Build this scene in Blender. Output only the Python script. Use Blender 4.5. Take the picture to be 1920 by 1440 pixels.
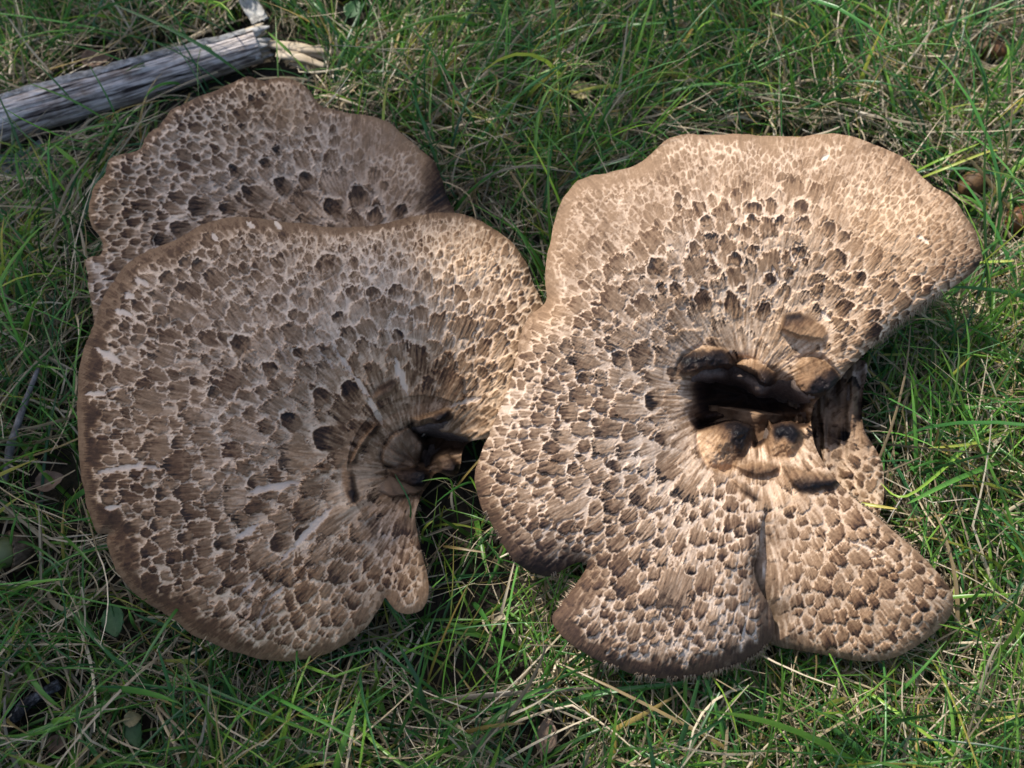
import bpy, math, random, time
import numpy as np
from mathutils import Vector, Matrix, Euler

T0 = time.time()
for o in list(bpy.data.objects):
    bpy.data.objects.remove(o)
SC = bpy.context.scene
COL = SC.collection
random.seed(11)
RNG = np.random.default_rng(11)

# ------------------------------------------------------------------ camera
W, H = 1920.0, 1440.0            # photograph size, used as a drawing grid
TILT = math.radians(24.0)        # away from straight down
LENS, SENSOR = 30.0, 36.0
DIST = 0.372
CAM = np.array([0.0, -DIST * math.sin(TILT), DIST * math.cos(TILT) + 0.01])
FPX = W * LENS / SENSOR
cam_d = bpy.data.cameras.new('camera')
cam_d.lens = LENS; cam_d.sensor_width = SENSOR
cam_d.clip_start = 0.005; cam_d.clip_end = 500.0
cam = bpy.data.objects.new('camera', cam_d)
cam.location = CAM; cam.rotation_euler = (TILT, 0, 0)
cam_d.dof.use_dof = True
cam_d.dof.focus_distance = DIST - 0.048
cam_d.dof.aperture_fstop = 11.0
COL.objects.link(cam); SC.camera = cam

# ------------------------------------------------------------------ light
SUN_EL, SUN_AZ = math.radians(50), math.radians(-42)    # azimuth from +Y, negative = towards -X
LDIR = np.array([math.sin(SUN_AZ) * math.cos(SUN_EL), math.cos(SUN_AZ) * math.cos(SUN_EL), math.sin(SUN_EL)])
world = bpy.data.worlds.new('World'); SC.world = world; world.use_nodes = True
wn = world.node_tree.nodes; wl = world.node_tree.links
sky = wn.new('ShaderNodeTexSky'); sky.sky_type = 'NISHITA'; sky.sun_disc = False
sky.dust_density = 3.0; sky.ozone_density = .5; sky.air_density = .9; sky.sun_elevation = SUN_EL; sky.sun_rotation = SUN_AZ
wl.new(sky.outputs[0], wn['Background'].inputs[0])
wn['Background'].inputs[1].default_value = 0.15
sun_d = bpy.data.lights.new('sun', 'SUN'); sun_d.energy = 3.2; sun_d.angle = math.radians(0.55)
sun_d.color = (1.0, 0.95, 0.87)
sun = bpy.data.objects.new('sun', sun_d)
sun.rotation_euler = Vector(-LDIR).to_track_quat('-Z', 'Y').to_euler()
sun.location = LDIR * 5
COL.objects.link(sun)
SC.view_settings.view_transform = 'Standard'; SC.view_settings.look = 'None'
SC.view_settings.gamma = 1.0; SC.view_settings.use_curve_mapping = False
SC.view_settings.exposure = 0.82
SC.render.engine = 'CYCLES'

# ------------------------------------------------------------------ geometry helpers
CT, ST = math.cos(TILT), math.sin(TILT)

def at(px, py, z):
    """point of height z that the photograph shows at px, py"""
    px = np.asarray(px, float); py = np.asarray(py, float); z = np.asarray(z, float)
    cx = (px - W / 2) / FPX; cy = -(py - H / 2) / FPX
    dx = cx; dy = cy * CT + ST; dz = cy * ST - CT
    t = (z - CAM[2]) / dz
    return np.stack([CAM[0] + dx * t, CAM[1] + dy * t, z + 0 * t], -1)

def to_px(p):
    p = np.asarray(p) - CAM
    y = p[..., 1] * CT + p[..., 2] * ST
    z = -p[..., 1] * ST + p[..., 2] * CT
    return p[..., 0] / -z * FPX + W / 2, -(y / -z) * FPX + H / 2

def sstep(a, b, x):
    t = np.clip((x - a) / (b - a + 1e-9), 0, 1)
    return t * t * (3 - 2 * t)

def vnoise(x, y, seed):
    r = np.random.default_rng(seed)
    tab = r.random((256, 256))
    xi = np.floor(x).astype(int); yi = np.floor(y).astype(int)
    fx = x - xi; fy = y - yi
    fx = fx * fx * (3 - 2 * fx); fy = fy * fy * (3 - 2 * fy)
    x0 = xi & 255; x1 = (xi + 1) & 255; y0 = yi & 255; y1 = (yi + 1) & 255
    return (tab[y0, x0] * (1 - fx) + tab[y0, x1] * fx) * (1 - fy) + (tab[y1, x0] * (1 - fx) + tab[y1, x1] * fx) * fy

def fbm(x, y, seed, oct=4):
    s = 0; a = 0.5; n = 0
    for k in range(oct):
        s = s + a * vnoise(x * 2 ** k + 17.3 * k, y * 2 ** k - 9.1 * k, seed + k); n += a; a *= .5
    return s / n * 2 - 1

def catmull(P, n=6, closed=True):
    P = np.asarray(P, float); m = len(P); out = []
    for i in range(m if closed else m - 1):
        if closed:
            a, b, c, d = P[i - 1], P[i], P[(i + 1) % m], P[(i + 2) % m]
        else:
            a, b, c, d = P[max(i - 1, 0)], P[i], P[i + 1], P[min(i + 2, m - 1)]
        for k in range(n):
            t = k / n
            out.append(.5 * (2 * b + (c - a) * t + (2 * a - 5 * b + 4 * c - d) * t * t + (3 * b - 3 * c + d - a) * t ** 3))
    if not closed: out.append(P[-1])
    return np.array(out)

def inside(poly, X, Y):
    r = np.zeros(np.shape(X), bool)
    x1, y1 = poly[:, 0], poly[:, 1]; x2, y2 = np.roll(x1, -1), np.roll(y1, -1)
    for a, b, c, d in zip(x1, y1, x2, y2):
        if b == d: continue
        m = ((b > Y) != (d > Y)) & (X < (c - a) * (Y - b) / (d - b) + a)
        r ^= m
    return r

def mesh_from(name, V, Q, nrm=None, tone=None, smooth=True):
    """V (n,3), Q (m,3 or 4) arrays -> mesh with optional normals and a colour attribute"""
    me = bpy.data.meshes.new(name)
    V = np.ascontiguousarray(V, np.float32); Q = np.ascontiguousarray(Q, np.int32)
    k = Q.shape[1]
    me.vertices.add(len(V)); me.vertices.foreach_set('co', V.ravel())
    me.loops.add(Q.size); me.loops.foreach_set('vertex_index', Q.ravel())
    me.polygons.add(len(Q))
    me.polygons.foreach_set('loop_start', np.arange(0, Q.size, k, dtype=np.int32))
    me.polygons.foreach_set('use_smooth', np.full(len(Q), smooth))
    me.update(calc_edges=True)
    if tone is not None:
        at_ = me.attributes.new('tone', 'FLOAT_COLOR', 'POINT')
        at_.data.foreach_set('color', np.ascontiguousarray(tone, np.float32).ravel())
    if nrm is not None:
        me.normals_split_custom_set_from_vertices(np.ascontiguousarray(nrm, np.float32))
    return me

def add(name, me, mat, parent=None):
    o = bpy.data.objects.new(name, me); COL.objects.link(o)
    if mat and not me.materials: me.materials.append(mat)
    if parent: o.parent = parent
    return o

def tag(o, label, cat, group=None, kind=None):
    if label: o['label'] = label
    if cat: o['category'] = cat
    if group: o['group'] = group
    if kind: o['kind'] = kind
    return o

def empty(name, loc):
    o = bpy.data.objects.new(name, None); o.location = loc; o.empty_display_size = .01
    COL.objects.link(o); return o

def put(o, parent):
    """parent a mesh built in world coordinates to an Empty that only has a location"""
    o.parent = parent; o.matrix_parent_inverse = Matrix.Translation(-Vector(parent.location))
    return o

# ------------------------------------------------------------------ materials
def new_mat(name):
    m = bpy.data.materials.new(name); m.use_nodes = True
    nt = m.node_tree; b = nt.nodes['Principled BSDF']
    return m, nt, nt.nodes, nt.links, b

def ramp(nodes, stops):
    r = nodes.new('ShaderNodeValToRGB')
    e = r.color_ramp.elements
    while len(e) < len(stops): e.new(.5)
    for el, (p, c) in zip(e, stops):
        el.position = p; el.color = (*c, 1)
    return r

def mathn(nodes, links, op, a, b=None, clamp=False):
    n = nodes.new('ShaderNodeMath'); n.operation = op; n.use_clamp = clamp
    for i, v in enumerate((a, b)):
        if v is None: continue
        if isinstance(v, (int, float)): n.inputs[i].default_value = v
        else: links.new(v, n.inputs[i])
    return n.outputs[0]

def mixc(nodes, links, fac, a, b, mode='MIX'):
    n = nodes.new('ShaderNodeMix'); n.data_type = 'RGBA'; n.blend_type = mode
    for s, v in ((n.inputs['Factor'], fac), (n.inputs[6], a), (n.inputs[7], b)):
        if isinstance(v, (int, float)): s.default_value = v
        elif isinstance(v, tuple): s.default_value = (*v, 1)
        else: links.new(v, s)
    return n.outputs[2]

def noise(nodes, links, scale, detail=4, rough=.6, vec=None):
    n = nodes.new('ShaderNodeTexNoise'); n.inputs['Scale'].default_value = scale
    n.inputs['Detail'].default_value = detail; n.inputs['Roughness'].default_value = rough
    if vec is not None: links.new(vec, n.inputs['Vector'])
    return n

def geo_pos(nodes):
    return nodes.new('ShaderNodeNewGeometry').outputs['Position']

def cap_material(name):
    """tone.r pigment, tone.g black tips, tone.b warmth"""
    m, nt, N, L, b = new_mat(name)
    a = N.new('ShaderNodeAttribute'); a.attribute_name = 'tone'
    sp = N.new('ShaderNodeSeparateColor'); L.new(a.outputs['Color'], sp.inputs[0])
    pos = geo_pos(N)
    n1 = noise(N, L, 900, 3, .6, pos); n2 = noise(N, L, 60, 4, .6, pos)
    p = mathn(N, L, 'ADD', sp.outputs[0], mathn(N, L, 'MULTIPLY', mathn(N, L, 'SUBTRACT', n1.outputs[0], .5), .22))
    p = mathn(N, L, 'ADD', p, mathn(N, L, 'MULTIPLY', mathn(N, L, 'SUBTRACT', n2.outputs[0], .5), .16), True)
    r = ramp(N, [(0, (.66, .57, .46)), (.18, (.45, .36, .272)), (.42, (.240, .171, .112)), (.70, (.106, .066, .041)), (1, (.034, .021, .018))])
    L.new(p, r.inputs[0])
    warm = mixc(N, L, sp.outputs[2], (.95, .91, .93), (1.12, .95, .79))
    c = mixc(N, L, 1.0, r.outputs[0], warm, 'MULTIPLY')
    c = mixc(N, L, sp.outputs[1], c, (.0065, .0055, .0065))
    L.new(c, b.inputs['Base Color'])
    ro = mathn(N, L, 'SUBTRACT', .82, mathn(N, L, 'MULTIPLY', sp.outputs[1], .36))
    L.new(ro, b.inputs['Roughness'])
    b.inputs['Specular IOR Level'].default_value = .16
    bp = N.new('ShaderNodeBump'); bp.inputs['Strength'].default_value = .35; bp.inputs['Distance'].default_value = .00025
    n3 = noise(N, L, 1700, 3, .65, pos)
    L.new(n3.outputs[0], bp.inputs['Height']); L.new(bp.outputs[0], b.inputs['Normal'])
    return m

M_CAP = cap_material('scaly_cap')

def simple(name, stops, scale, rough=.8, bump=.3, dist=.0005, detail=5, spec=.25, stretch=None):
    m, nt, N, L, b = new_mat(name)
    tc = N.new('ShaderNodeTexCoord'); v = tc.outputs['Object']
    if stretch:
        mp = N.new('ShaderNodeMapping'); mp.inputs['Scale'].default_value = stretch
        L.new(v, mp.inputs[0]); v = mp.outputs[0]
    n = noise(N, L, scale, detail, .62, v)
    r = ramp(N, stops); L.new(n.outputs[0], r.inputs[0]); L.new(r.outputs[0], b.inputs['Base Color'])
    b.inputs['Roughness'].default_value = rough; b.inputs['Specular IOR Level'].default_value = spec
    bp = N.new('ShaderNodeBump'); bp.inputs['Strength'].default_value = bump; bp.inputs['Distance'].default_value = dist
    n2 = noise(N, L, scale * 3, 4, .65, v)
    L.new(n2.outputs[0], bp.inputs['Height']); L.new(bp.outputs[0], b.inputs['Normal'])
    return m

M_STEM = simple('pale_stem', [(.3, (.09, .06, .045)), (.7, (.30, .22, .16))], 120)
M_UNDER = simple('tooth_layer', [(.3, (.08, .055, .045)), (.7, (.20, .15, .12))], 700, bump=.8)
M_SPINE = simple('spine', [(.3, (.26, .18, .12)), (.7, (.50, .38, .27))], 300)
M_WOODPALE = simple('fresh_wood', [(.25, (.20, .145, .09)), (.5, (.46, .37, .26)), (.8, (.66, .56, .42))], 260, stretch=(.2, 1, 1))
M_WHITEBARK = simple('white_bark', [(.2, (.10, .09, .08)), (.48, (.40, .38, .35)), (.8, (.66, .64, .60))], 230, bump=.5)
M_DARKTWIG = simple('charred_bark', [(.35, (.012, .012, .014)), (.5, (.045, .046, .052)), (.68, (.22, .23, .25))], 330, bump=.9, dist=.001)
M_GREYTWIG = simple('grey_bark', [(.3, (.07, .06, .055)), (.7, (.30, .28, .27))], 300, bump=.6)
M_NUTGREEN = simple('green_acorn', [(.3, (.10, .12, .045)), (.7, (.20, .22, .09))], 110, rough=.35, bump=.1, spec=.4)
M_NUTBROWN = simple('brown_acorn', [(.3, (.10, .045, .02)), (.7, (.26, .12, .05))], 120, rough=.38, bump=.1, spec=.4)
M_NUTDARK = simple('dark_acorn', [(.3, (.045, .027, .016)), (.7, (.20, .11, .05))], 260, rough=.55, bump=.6)
M_CUP = simple('acorn_cup', [(.3, (.08, .055, .035)), (.7, (.24, .17, .11))], 420, bump=.6)
M_LEAFDRY = simple('dry_leaf', [(.3, (.14, .085, .055)), (.7, (.34, .24, .17))], 240, bump=.4)
M_LEAFOLIVE = simple('olive_leaf', [(.3, (.16, .14, .06)), (.7, (.36, .30, .16))], 240, bump=.4)
M_SOILCLOD = simple('soil_clod', [(.3, (.014, .012, .012)), (.7, (.06, .052, .05))], 300, bump=.8)

def leaf_mat(name, c1, c2, rough=.45):
    m, nt, N, L, b = new_mat(name)
    n = noise(N, L, 200, 4, .6, geo_pos(N))
    r = ramp(N, [(.3, c1), (.7, c2)]); L.new(n.outputs[0], r.inputs[0])
    L.new(r.outputs[0], b.inputs['Base Color']); b.inputs['Roughness'].default_value = rough
    tr = N.new('ShaderNodeBsdfTranslucent'); L.new(r.outputs[0], tr.inputs[0])
    mx = N.new('ShaderNodeMixShader'); mx.inputs[0].default_value = .3
    L.new(b.outputs[0], mx.inputs[1]); L.new(tr.outputs[0], mx.inputs[2])
    L.new(mx.outputs[0], N['Material Output'].inputs[0])
    return m
M_LEAF = leaf_mat('broad_leaf', (.035, .10, .03), (.07, .17, .055))
M_OAKLEAF = leaf_mat('oak_leaf', (.03, .075, .02), (.055, .12, .03))
M_TRUNK = simple('oak_bark', [(.3, (.05, .04, .033)), (.7, (.17, .14, .115))], 14, bump=1, dist=.02)

def grass_material():
    """tone.r picks the hue (green .. straw), tone.g is the height along the blade"""
    m, nt, N, L, b = new_mat('grass_blade')
    a = N.new('ShaderNodeAttribute'); a.attribute_name = 'tone'
    sp = N.new('ShaderNodeSeparateColor'); L.new(a.outputs['Color'], sp.inputs[0])
    r = ramp(N, [(0, (.030, .110, .044)), (.22, (.070, .212, .038)), (.42, (.200, .360, .045)), (.50, (.30, .35, .06)),
                 (.56, (.42, .30, .08)), (.66, (.24, .18, .105)), (.85, (.45, .36, .24)), (1, (.66, .56, .42))])
    n = noise(N, L, 260, 3, .6, geo_pos(N))
    f = mathn(N, L, 'ADD', sp.outputs[0], mathn(N, L, 'MULTIPLY', mathn(N, L, 'SUBTRACT', n.outputs[0], .5), .10), True)
    L.new(f, r.inputs[0])
    v = mixc(N, L, sp.outputs[2], (.34, .36, .36), (1.48, 1.46, 1.38))
    c = mixc(N, L, 1.0, r.outputs[0], v, 'MULTIPLY')
    L.new(c, b.inputs['Base Color']); b.inputs['Roughness'].default_value = .34
    b.inputs['Specular IOR Level'].default_value = .55
    tr = N.new('ShaderNodeBsdfTranslucent'); L.new(c, tr.inputs[0])
    mx = N.new('ShaderNodeMixShader'); mx.inputs[0].default_value = .36
    L.new(b.outputs[0], mx.inputs[1]); L.new(tr.outputs[0], mx.inputs[2])
    L.new(mx.outputs[0], N['Material Output'].inputs[0])
    return m
M_GRASS = grass_material()

def ground_material():
    m, nt, N, L, b = new_mat('soil')
    pos = geo_pos(N)
    n1 = noise(N, L, 25, 6, .7, pos); n2 = noise(N, L, 320, 5, .7, pos)
    r1 = ramp(N, [(.35, (.018, .014, .011)), (.55, (.045, .036, .026)), (.75, (.05, .055, .02))])
    L.new(n1.outputs[0], r1.inputs[0])
    r2 = ramp(N, [(.35, (.4, .4, .4)), (.75, (1.6, 1.5, 1.3))]); L.new(n2.outputs[0], r2.inputs[0])
    c = mixc(N, L, 1.0, r1.outputs[0], r2.outputs[0], 'MULTIPLY')
    L.new(c, b.inputs['Base Color']); b.inputs['Roughness'].default_value = .95
    bp = N.new('ShaderNodeBump'); bp.inputs['Strength'].default_value = .9; bp.inputs['Distance'].default_value = .002
    L.new(n2.outputs[0], bp.inputs['Height']); L.new(bp.outputs[0], b.inputs['Normal'])
    return m
M_SOIL = ground_material()

# ------------------------------------------------------------------ ground
def build_ground():
    xs = np.concatenate([[-60, -20, -6, -2], np.linspace(-.8, .8, 161), [2, 6, 20, 60]])
    X, Y = np.meshgrid(xs, xs)
    near = np.exp(-(np.maximum(np.hypot(X, Y) - .6, 0) / .6) ** 2)
    Z = near * .003 * fbm(X * 30, Y * 30, 3) + near * .0012 * fbm(X * 150, Y * 150, 8)
    V = np.stack([X, Y, Z], -1).reshape(-1, 3); n = len(xs)
    i = np.arange(n * n).reshape(n, n)
    Q = np.stack([i[:-1, :-1], i[:-1, 1:], i[1:, 1:], i[1:, :-1]], -1).reshape(-1, 4)
    tag(add('ground', mesh_from('ground', V, Q), M_SOIL), 'dark bare soil under the lawn', None, kind='structure')
build_ground()

# ------------------------------------------------------------------ mushroom caps
STEP = 1.7
CAPS = []          # outline + xyz of every cap, used later to keep grass out

def ctrl(points, X, Y, power=3.0):
    P = np.array([p[:2] for p in points], float); Vv = np.array([p[2:] for p in points], float)
    num = np.zeros(np.shape(X) + (Vv.shape[1],)); den = np.zeros(np.shape(X))
    for p, v in zip(P, Vv):
        w = 1.0 / (np.hypot(X - p[0], Y - p[1]) + 25) ** power
        den += w; num += w[..., None] * v
    return num / den[..., None]

def tps(points):
    P = np.array(points, float); xy = P[:, :2] / 500; z = P[:, 2]; n = len(P)
    def U(r2): return np.where(r2 > 1e-12, r2 * np.log(r2 + 1e-12), 0)
    d2 = ((xy[:, None] - xy[None]) ** 2).sum(-1)
    A = np.zeros((n + 3, n + 3)); A[:n, :n] = U(d2) + np.eye(n) * .01
    A[:n, n] = 1; A[:n, n + 1:] = xy; A[n, :n] = 1; A[n + 1:, :n] = xy.T
    s = np.linalg.solve(A, np.concatenate([z, [0, 0, 0]]))
    def f(X, Y):
        x = X / 500; y = Y / 500
        r = s[n] + s[n + 1] * x + s[n + 2] * y
        for (a, b), w in zip(xy, s[:n]): r = r + w * U((x - a) ** 2 + (y - b) ** 2)
        return r
    return f

def dist_field(poly, X, Y, step, reach):
    """distance to the outline and nearest outline point, exact within reach"""
    D = np.full(X.shape, reach, float); NX = X.copy(); NY = Y.copy()
    x0, y0 = X[0, 0], Y[0, 0]; Hh, Ww = X.shape
    for (ax, ay), (bx, by) in zip(poly, np.roll(poly, -1, 0)):
        i0 = max(int((min(ax, bx) - reach - x0) / step), 0); i1 = min(int((max(ax, bx) + reach - x0) / step) + 2, Ww)
        j0 = max(int((min(ay, by) - reach - y0) / step), 0); j1 = min(int((max(ay, by) + reach - y0) / step) + 2, Hh)
        if i0 >= i1 or j0 >= j1: continue
        sl = (slice(j0, j1), slice(i0, i1)); x = X[sl]; y = Y[sl]
        l2 = (bx - ax) ** 2 + (by - ay) ** 2 + 1e-9
        t = np.clip(((x - ax) * (bx - ax) + (y - ay) * (by - ay)) / l2, 0, 1)
        qx = ax + t * (bx - ax); qy = ay + t * (by - ay); d = np.hypot(x - qx, y - qy)
        m = d < D[sl]
        D[sl][m] = d[m]; NX[sl][m] = qx[m]; NY[sl][m] = qy[m]
    return D, NX, NY

def darts(Rf, mask, X, Y, step, forced, seed, tries):
    r = np.random.default_rng(seed)
    S = [(f[0], f[1]) for f in forced]; RR = [f[2] * .9 for f in forced]
    jj, ii = np.nonzero(mask)
    pick = r.integers(0, len(jj), tries)
    cell = 60.0; buckets = {}
    def key(x, y): return int(x // cell), int(y // cell)
    for k, (x, y) in enumerate(S): buckets.setdefault(key(x, y), []).append(k)
    for q in pick:
        x = X[jj[q], ii[q]] + r.uniform(-1, 1); y = Y[jj[q], ii[q]] + r.uniform(-1, 1); R = Rf[jj[q], ii[q]] * (.68 + .75 * r.random() ** 1.6)
        kx, ky = key(x, y); ok = True
        for a in (-1, 0, 1):
            for b in (-1, 0, 1):
                for k in buckets.get((kx + a, ky + b), ()):
                    if math.hypot(S[k][0] - x, S[k][1] - y) < .5 * (R + RR[k]) * 1.28: ok = False; break
                if not ok: break
            if not ok: break
        if ok:
            buckets.setdefault((kx, ky), []).append(len(S)); S.append((x, y)); RR.append(R)
    return np.array(S), np.array(RR)

def voronoi(S, RR, X, Y, step, WX, WY, dirf, mul, inward, rad_el):
    Hh, Ww = X.shape; x0, y0 = X[0, 0], Y[0, 0]
    F1 = np.full(X.shape, 9.0); F2 = np.full(X.shape, 9.0); ID = np.full(X.shape, -1)
    A = np.zeros(X.shape)
    for k, (sx, sy) in enumerate(S):
        h = RR[k] * mul[k] * 3.0
        i0 = max(int((sx - h - x0) / step), 0); i1 = min(int((sx + h - x0) / step) + 2, Ww)
        j0 = max(int((sy - h - y0) / step), 0); j1 = min(int((sy + h - y0) / step) + 2, Hh)
        if i0 >= i1 or j0 >= j1: continue
        sl = (slice(j0, j1), slice(i0, i1))
        ux, uy = dirf(sx, sy)
        dx = WX[sl] - sx; dy = WY[sl] - sy
        a = dx * ux + dy * uy; b = -dx * uy + dy * ux
        aa = np.where(a > 0, a / rad_el[k], a / (rad_el[k] * inward))
        d = np.hypot(aa, b) / (RR[k] * mul[k])
        f1 = F1[sl]; f2 = F2[sl]
        m = d < f1; m2 = (~m) & (d < f2)
        f2[m] = f1[m]; f2[m2] = d[m2]
        f1[m] = d[m]; ID[sl][m] = k; A[sl][m] = (a / RR[k] / mul[k])[m]
    return F1, F2, ID, A

def lic(base, DX, DY, K):
    Hh, Ww = base.shape
    jj, ii = np.mgrid[0:Hh, 0:Ww]
    s = np.zeros(base.shape)
    for k in range(-K, K + 1):
        s += base[np.clip(np.rint(jj + DY * k).astype(int), 0, Hh - 1), np.clip(np.rint(ii + DX * k).astype(int), 0, Ww - 1)]
    s -= s.mean(); return s / s.std()

def build_cap(spec, owner, nscales):
    seed = spec['seed']; step = spec.get('step', STEP)
    poly = catmull(spec['outline'], 5)
    # ragged little nicks along the rim
    per = np.cumsum(np.hypot(*(poly - np.roll(poly, 1, 0)).T))
    cen = np.array(spec['center'], float)
    d0 = poly - cen; d0 /= np.linalg.norm(d0, axis=1)[:, None] + 1e-9
    poly = poly + d0 * (2.6 * fbm(per / 26, per * 0 + seed, seed, 4))[:, None]
    x0, y0 = poly.min(0) - 6; x1, y1 = poly.max(0) + 6
    X, Y = np.meshgrid(np.arange(x0, x1, step), np.arange(y0, y1, step))
    IN = np.zeros(X.shape, bool)
    px1, py1 = poly[:, 0], poly[:, 1]; px2, py2 = np.roll(px1, -1), np.roll(py1, -1)
    for j in range(X.shape[0]):
        y = Y[j, 0]; m = (py1 > y) != (py2 > y)
        xs = np.sort(px1[m] + (y - py1[m]) / (py2[m] - py1[m]) * (px2[m] - px1[m]))
        IN[j] = (np.searchsorted(xs, X[j]) & 1) == 1
    D, NX, NY = dist_field(poly, X, Y, step, 190.0)
    keep = IN | (D < .75 * step)
    PX = np.where(IN, X, NX); PY = np.where(IN, Y, NY)
    SD = np.where(IN, D, 0)
    # fibre directions radiate from the centre
    bend = .25 * fbm(X / 120, Y / 120, seed + 40, 2)
    DX = X - cen[0]; DY = Y - cen[1]; rr = np.hypot(DX, DY) + 1e-6
    ang = np.arctan2(DY, DX) + bend
    DX, DY = np.cos(ang), np.sin(ang)
    def dirf(x, y):
        a, b = x - cen[0], y - cen[1]; n = math.hypot(a, b) + 1e-6
        return a / n, b / n
    r = np.random.default_rng(seed)
    wn_ = r.standard_normal(X.shape)
    wn_ = (wn_ + np.roll(wn_, 1, 0) + np.roll(wn_, 1, 1) + np.roll(wn_, (1, 1), (0, 1))) / 2
    fib = lic(wn_, DX, DY, 6)
    fib2 = lic(r.standard_normal(X.shape), DX, DY, 3)
    fibL = lic(np.kron(r.standard_normal((X.shape[0] // 3 + 1, X.shape[1] // 3 + 1)), np.ones((3, 3)))[:X.shape[0], :X.shape[1]], DX, DY, 12)
    # local parameters: R, crack width, pigment, black tips, crackle, lift(mm), warmth, inner fade
    C = ctrl(spec['zones'], X, Y)
    Rm, cw, pg, ch, ck, lf, wm, fd = [C[..., k] for k in range(8)]
    Rm = Rm * (.60 + .46 * sstep(0, 185, SD)); wm = wm + spec.get('wk', 0)
    smooth = 1 - sstep(1.2, 2.3, cw)      # zones of the cap where the skin is whole and only finely cracked
    cw = cw * spec.get('cwk', 1.3); pg = pg * spec.get('pk', 1.0)
    forced = [(f[0], f[1], f[2] * (1.32 if spec['seed'] == 202 and f[1] > 300 else 1), *f[3:]) for f in spec.get('dark', [])]
    S, RR = darts(Rm, IN, X, Y, step, forced, seed + 3, spec.get('tries', 19000))
    n = len(S); nf = len(forced)
    si = np.clip(((S[:, 0] - x0) / step).astype(int), 0, X.shape[1] - 1); sj = np.clip(((S[:, 1] - y0) / step).astype(int), 0, X.shape[0] - 1)
    mul = .74 + .75 * r.random(n) ** 1.8; mul[:nf] = 1.0
    el = r.uniform(.85, 1.35, n)
    for k, f in enumerate(forced): el[k] = f[3]
    wamp = .34 * Rm
    WX = X + wamp * fbm(X / 22, Y / 22, seed + 7, 4) + .22 * Rm * fbm(X / 7, Y / 7, seed + 8, 2) + DX * fib2 * Rm * .07
    WY = Y + wamp * fbm(X / 22, Y / 22, seed + 19, 4) + .22 * Rm * fbm(X / 7, Y / 7, seed + 18, 2) + DY * fib2 * Rm * .07
    F1, F2, ID, A = voronoi(S, RR, X, Y, step, WX, WY, dirf, mul, 1.55, el)
    Ri = (RR * mul)[ID]
    E = (F2 - F1) * .5 * Ri
    # per scale variation
    sm_i = smooth[sj, si]
    P_i = np.clip(pg[sj, si] * (1 + r.uniform(-.28, .22, n) * (1 - .65 * sm_i)), .1, .95)
    C_i = np.clip(spec.get('ck_', 1.15) * ch[sj, si] * np.where(r.random(n) < .55, r.uniform(.5, 1.4, n), r.uniform(0, .5, n)), 0, 1)
    L_i = lf[sj, si] * r.uniform(.45, 1.5, n)
    for k, f in enumerate(forced):
        C_i[k] = .15; P_i[k] = .5
    FORCED = np.arange(n) < nf
    ID = ID.copy(); Pc, Cc, Lc = P_i[ID], C_i[ID], L_i[ID]
    soft = .8 + cw * .16
    # arched outer edge is sharp, the inner end frays out
    M = sstep(cw * .27 - .5 * smooth, cw * .27 + .5 + .7 * soft - .6 * smooth, E + (.6 * fib + .4 * fib2) * soft * .5)
    fade = sstep(-1.35, .05, A + .15 * fib + .08 * fibL)
    inner = 1 - np.clip(fd * .85 + .05, 0, .9) * (1 - fade)
    Pc = Pc + .03 * fib + .045 * fib2 + .03 * fibL
    arc = sstep(-.35, .45, A)
    flesh = .09 - .09 * arc + .05 * sstep(-1, 2, fib) + .05 * sstep(-1, 2, fibL) + spec.get('flesh', 0) + smooth * .22 * (1 + .5 * fbm(X / 40, Y / 40, seed + 66, 3))
    pig = flesh * (1 - M * inner) + Pc * M * inner
    thr = np.where(FORCED[ID], -.12, .16)
    tip = sstep(thr, thr + .42, A + .14 * fib) * M
    char = np.clip(Cc * tip * (1.05 + .25 * fib2), 0, 1)
    pig = pig + .50 * sstep(.10, .60, A + .12 * fib) * M * (1 - Cc) * Pc
    h = 1.25 * Lc * (.2 + .8 * sstep(-1.3, .5, A)) * sstep(cw * .12, cw * .30 + 2.0, E)
    h -= Lc * .6 * sstep(.35, 1.0, char)            # black tips curl inwards
    # the large dark scales: ovals that curl in at the outer edge, pale halo round them, brown tail inwards
    wx2 = X + 8 * fbm(X / 13, Y / 13, seed + 51, 4); wy2 = Y + 8 * fbm(X / 13, Y / 13, seed + 52, 4)
    for k, f in enumerate(forced):
        q = f[2] * 2.6
        i0 = max(int((f[0] - q - x0) / step), 0); i1 = min(int((f[0] + q - x0) / step) + 2, X.shape[1]); j0 = max(int((f[1] - q - y0) / step), 0); j1 = min(int((f[1] + q - y0) / step) + 2, X.shape[0])
        if i0 >= i1 or j0 >= j1: continue
        sl = (slice(j0, j1), slice(i0, i1)); ux, uy = dirf(f[0], f[1]); rot = r.normal(0, .3)
        ux, uy = ux * math.cos(rot) - uy * math.sin(rot), ux * math.sin(rot) + uy * math.cos(rot)
        dx = wx2[sl] - f[0]; dy = wy2[sl] - f[1]; a = dx * ux + dy * uy; b = -dx * uy + dy * ux
        R_ = f[2] * r.uniform(.50, .62); al = R_ * f[3] * 1.05; ar = a / al; asym = r.normal(0, .25)
        d = np.hypot(np.where(ar > 0, ar, ar * .8), b / R_ * (1 + .25 * np.clip(ar, -1, 1)) + asym * ar * ar * .4)
        ins_ = 1 - sstep(.86, 1.04, d); halo = (1 - sstep(1.12, 1.42, d + .06 * fib[sl])) * (1 - ins_) * sstep(-.9, -.1, ar)
        pig[sl] = pig[sl] * (1 - halo) + .015 * halo; char[sl] *= 1 - np.maximum(halo, ins_)
        tail = np.exp(-(b / R_ / .8) ** 2) * sstep(-2.6, -.5, ar) * (1 - sstep(-.3, .3, ar)) * (1 - ins_)
        pig[sl] = np.maximum(pig[sl], tail * (.5 + .10 * fib[sl]))
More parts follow.
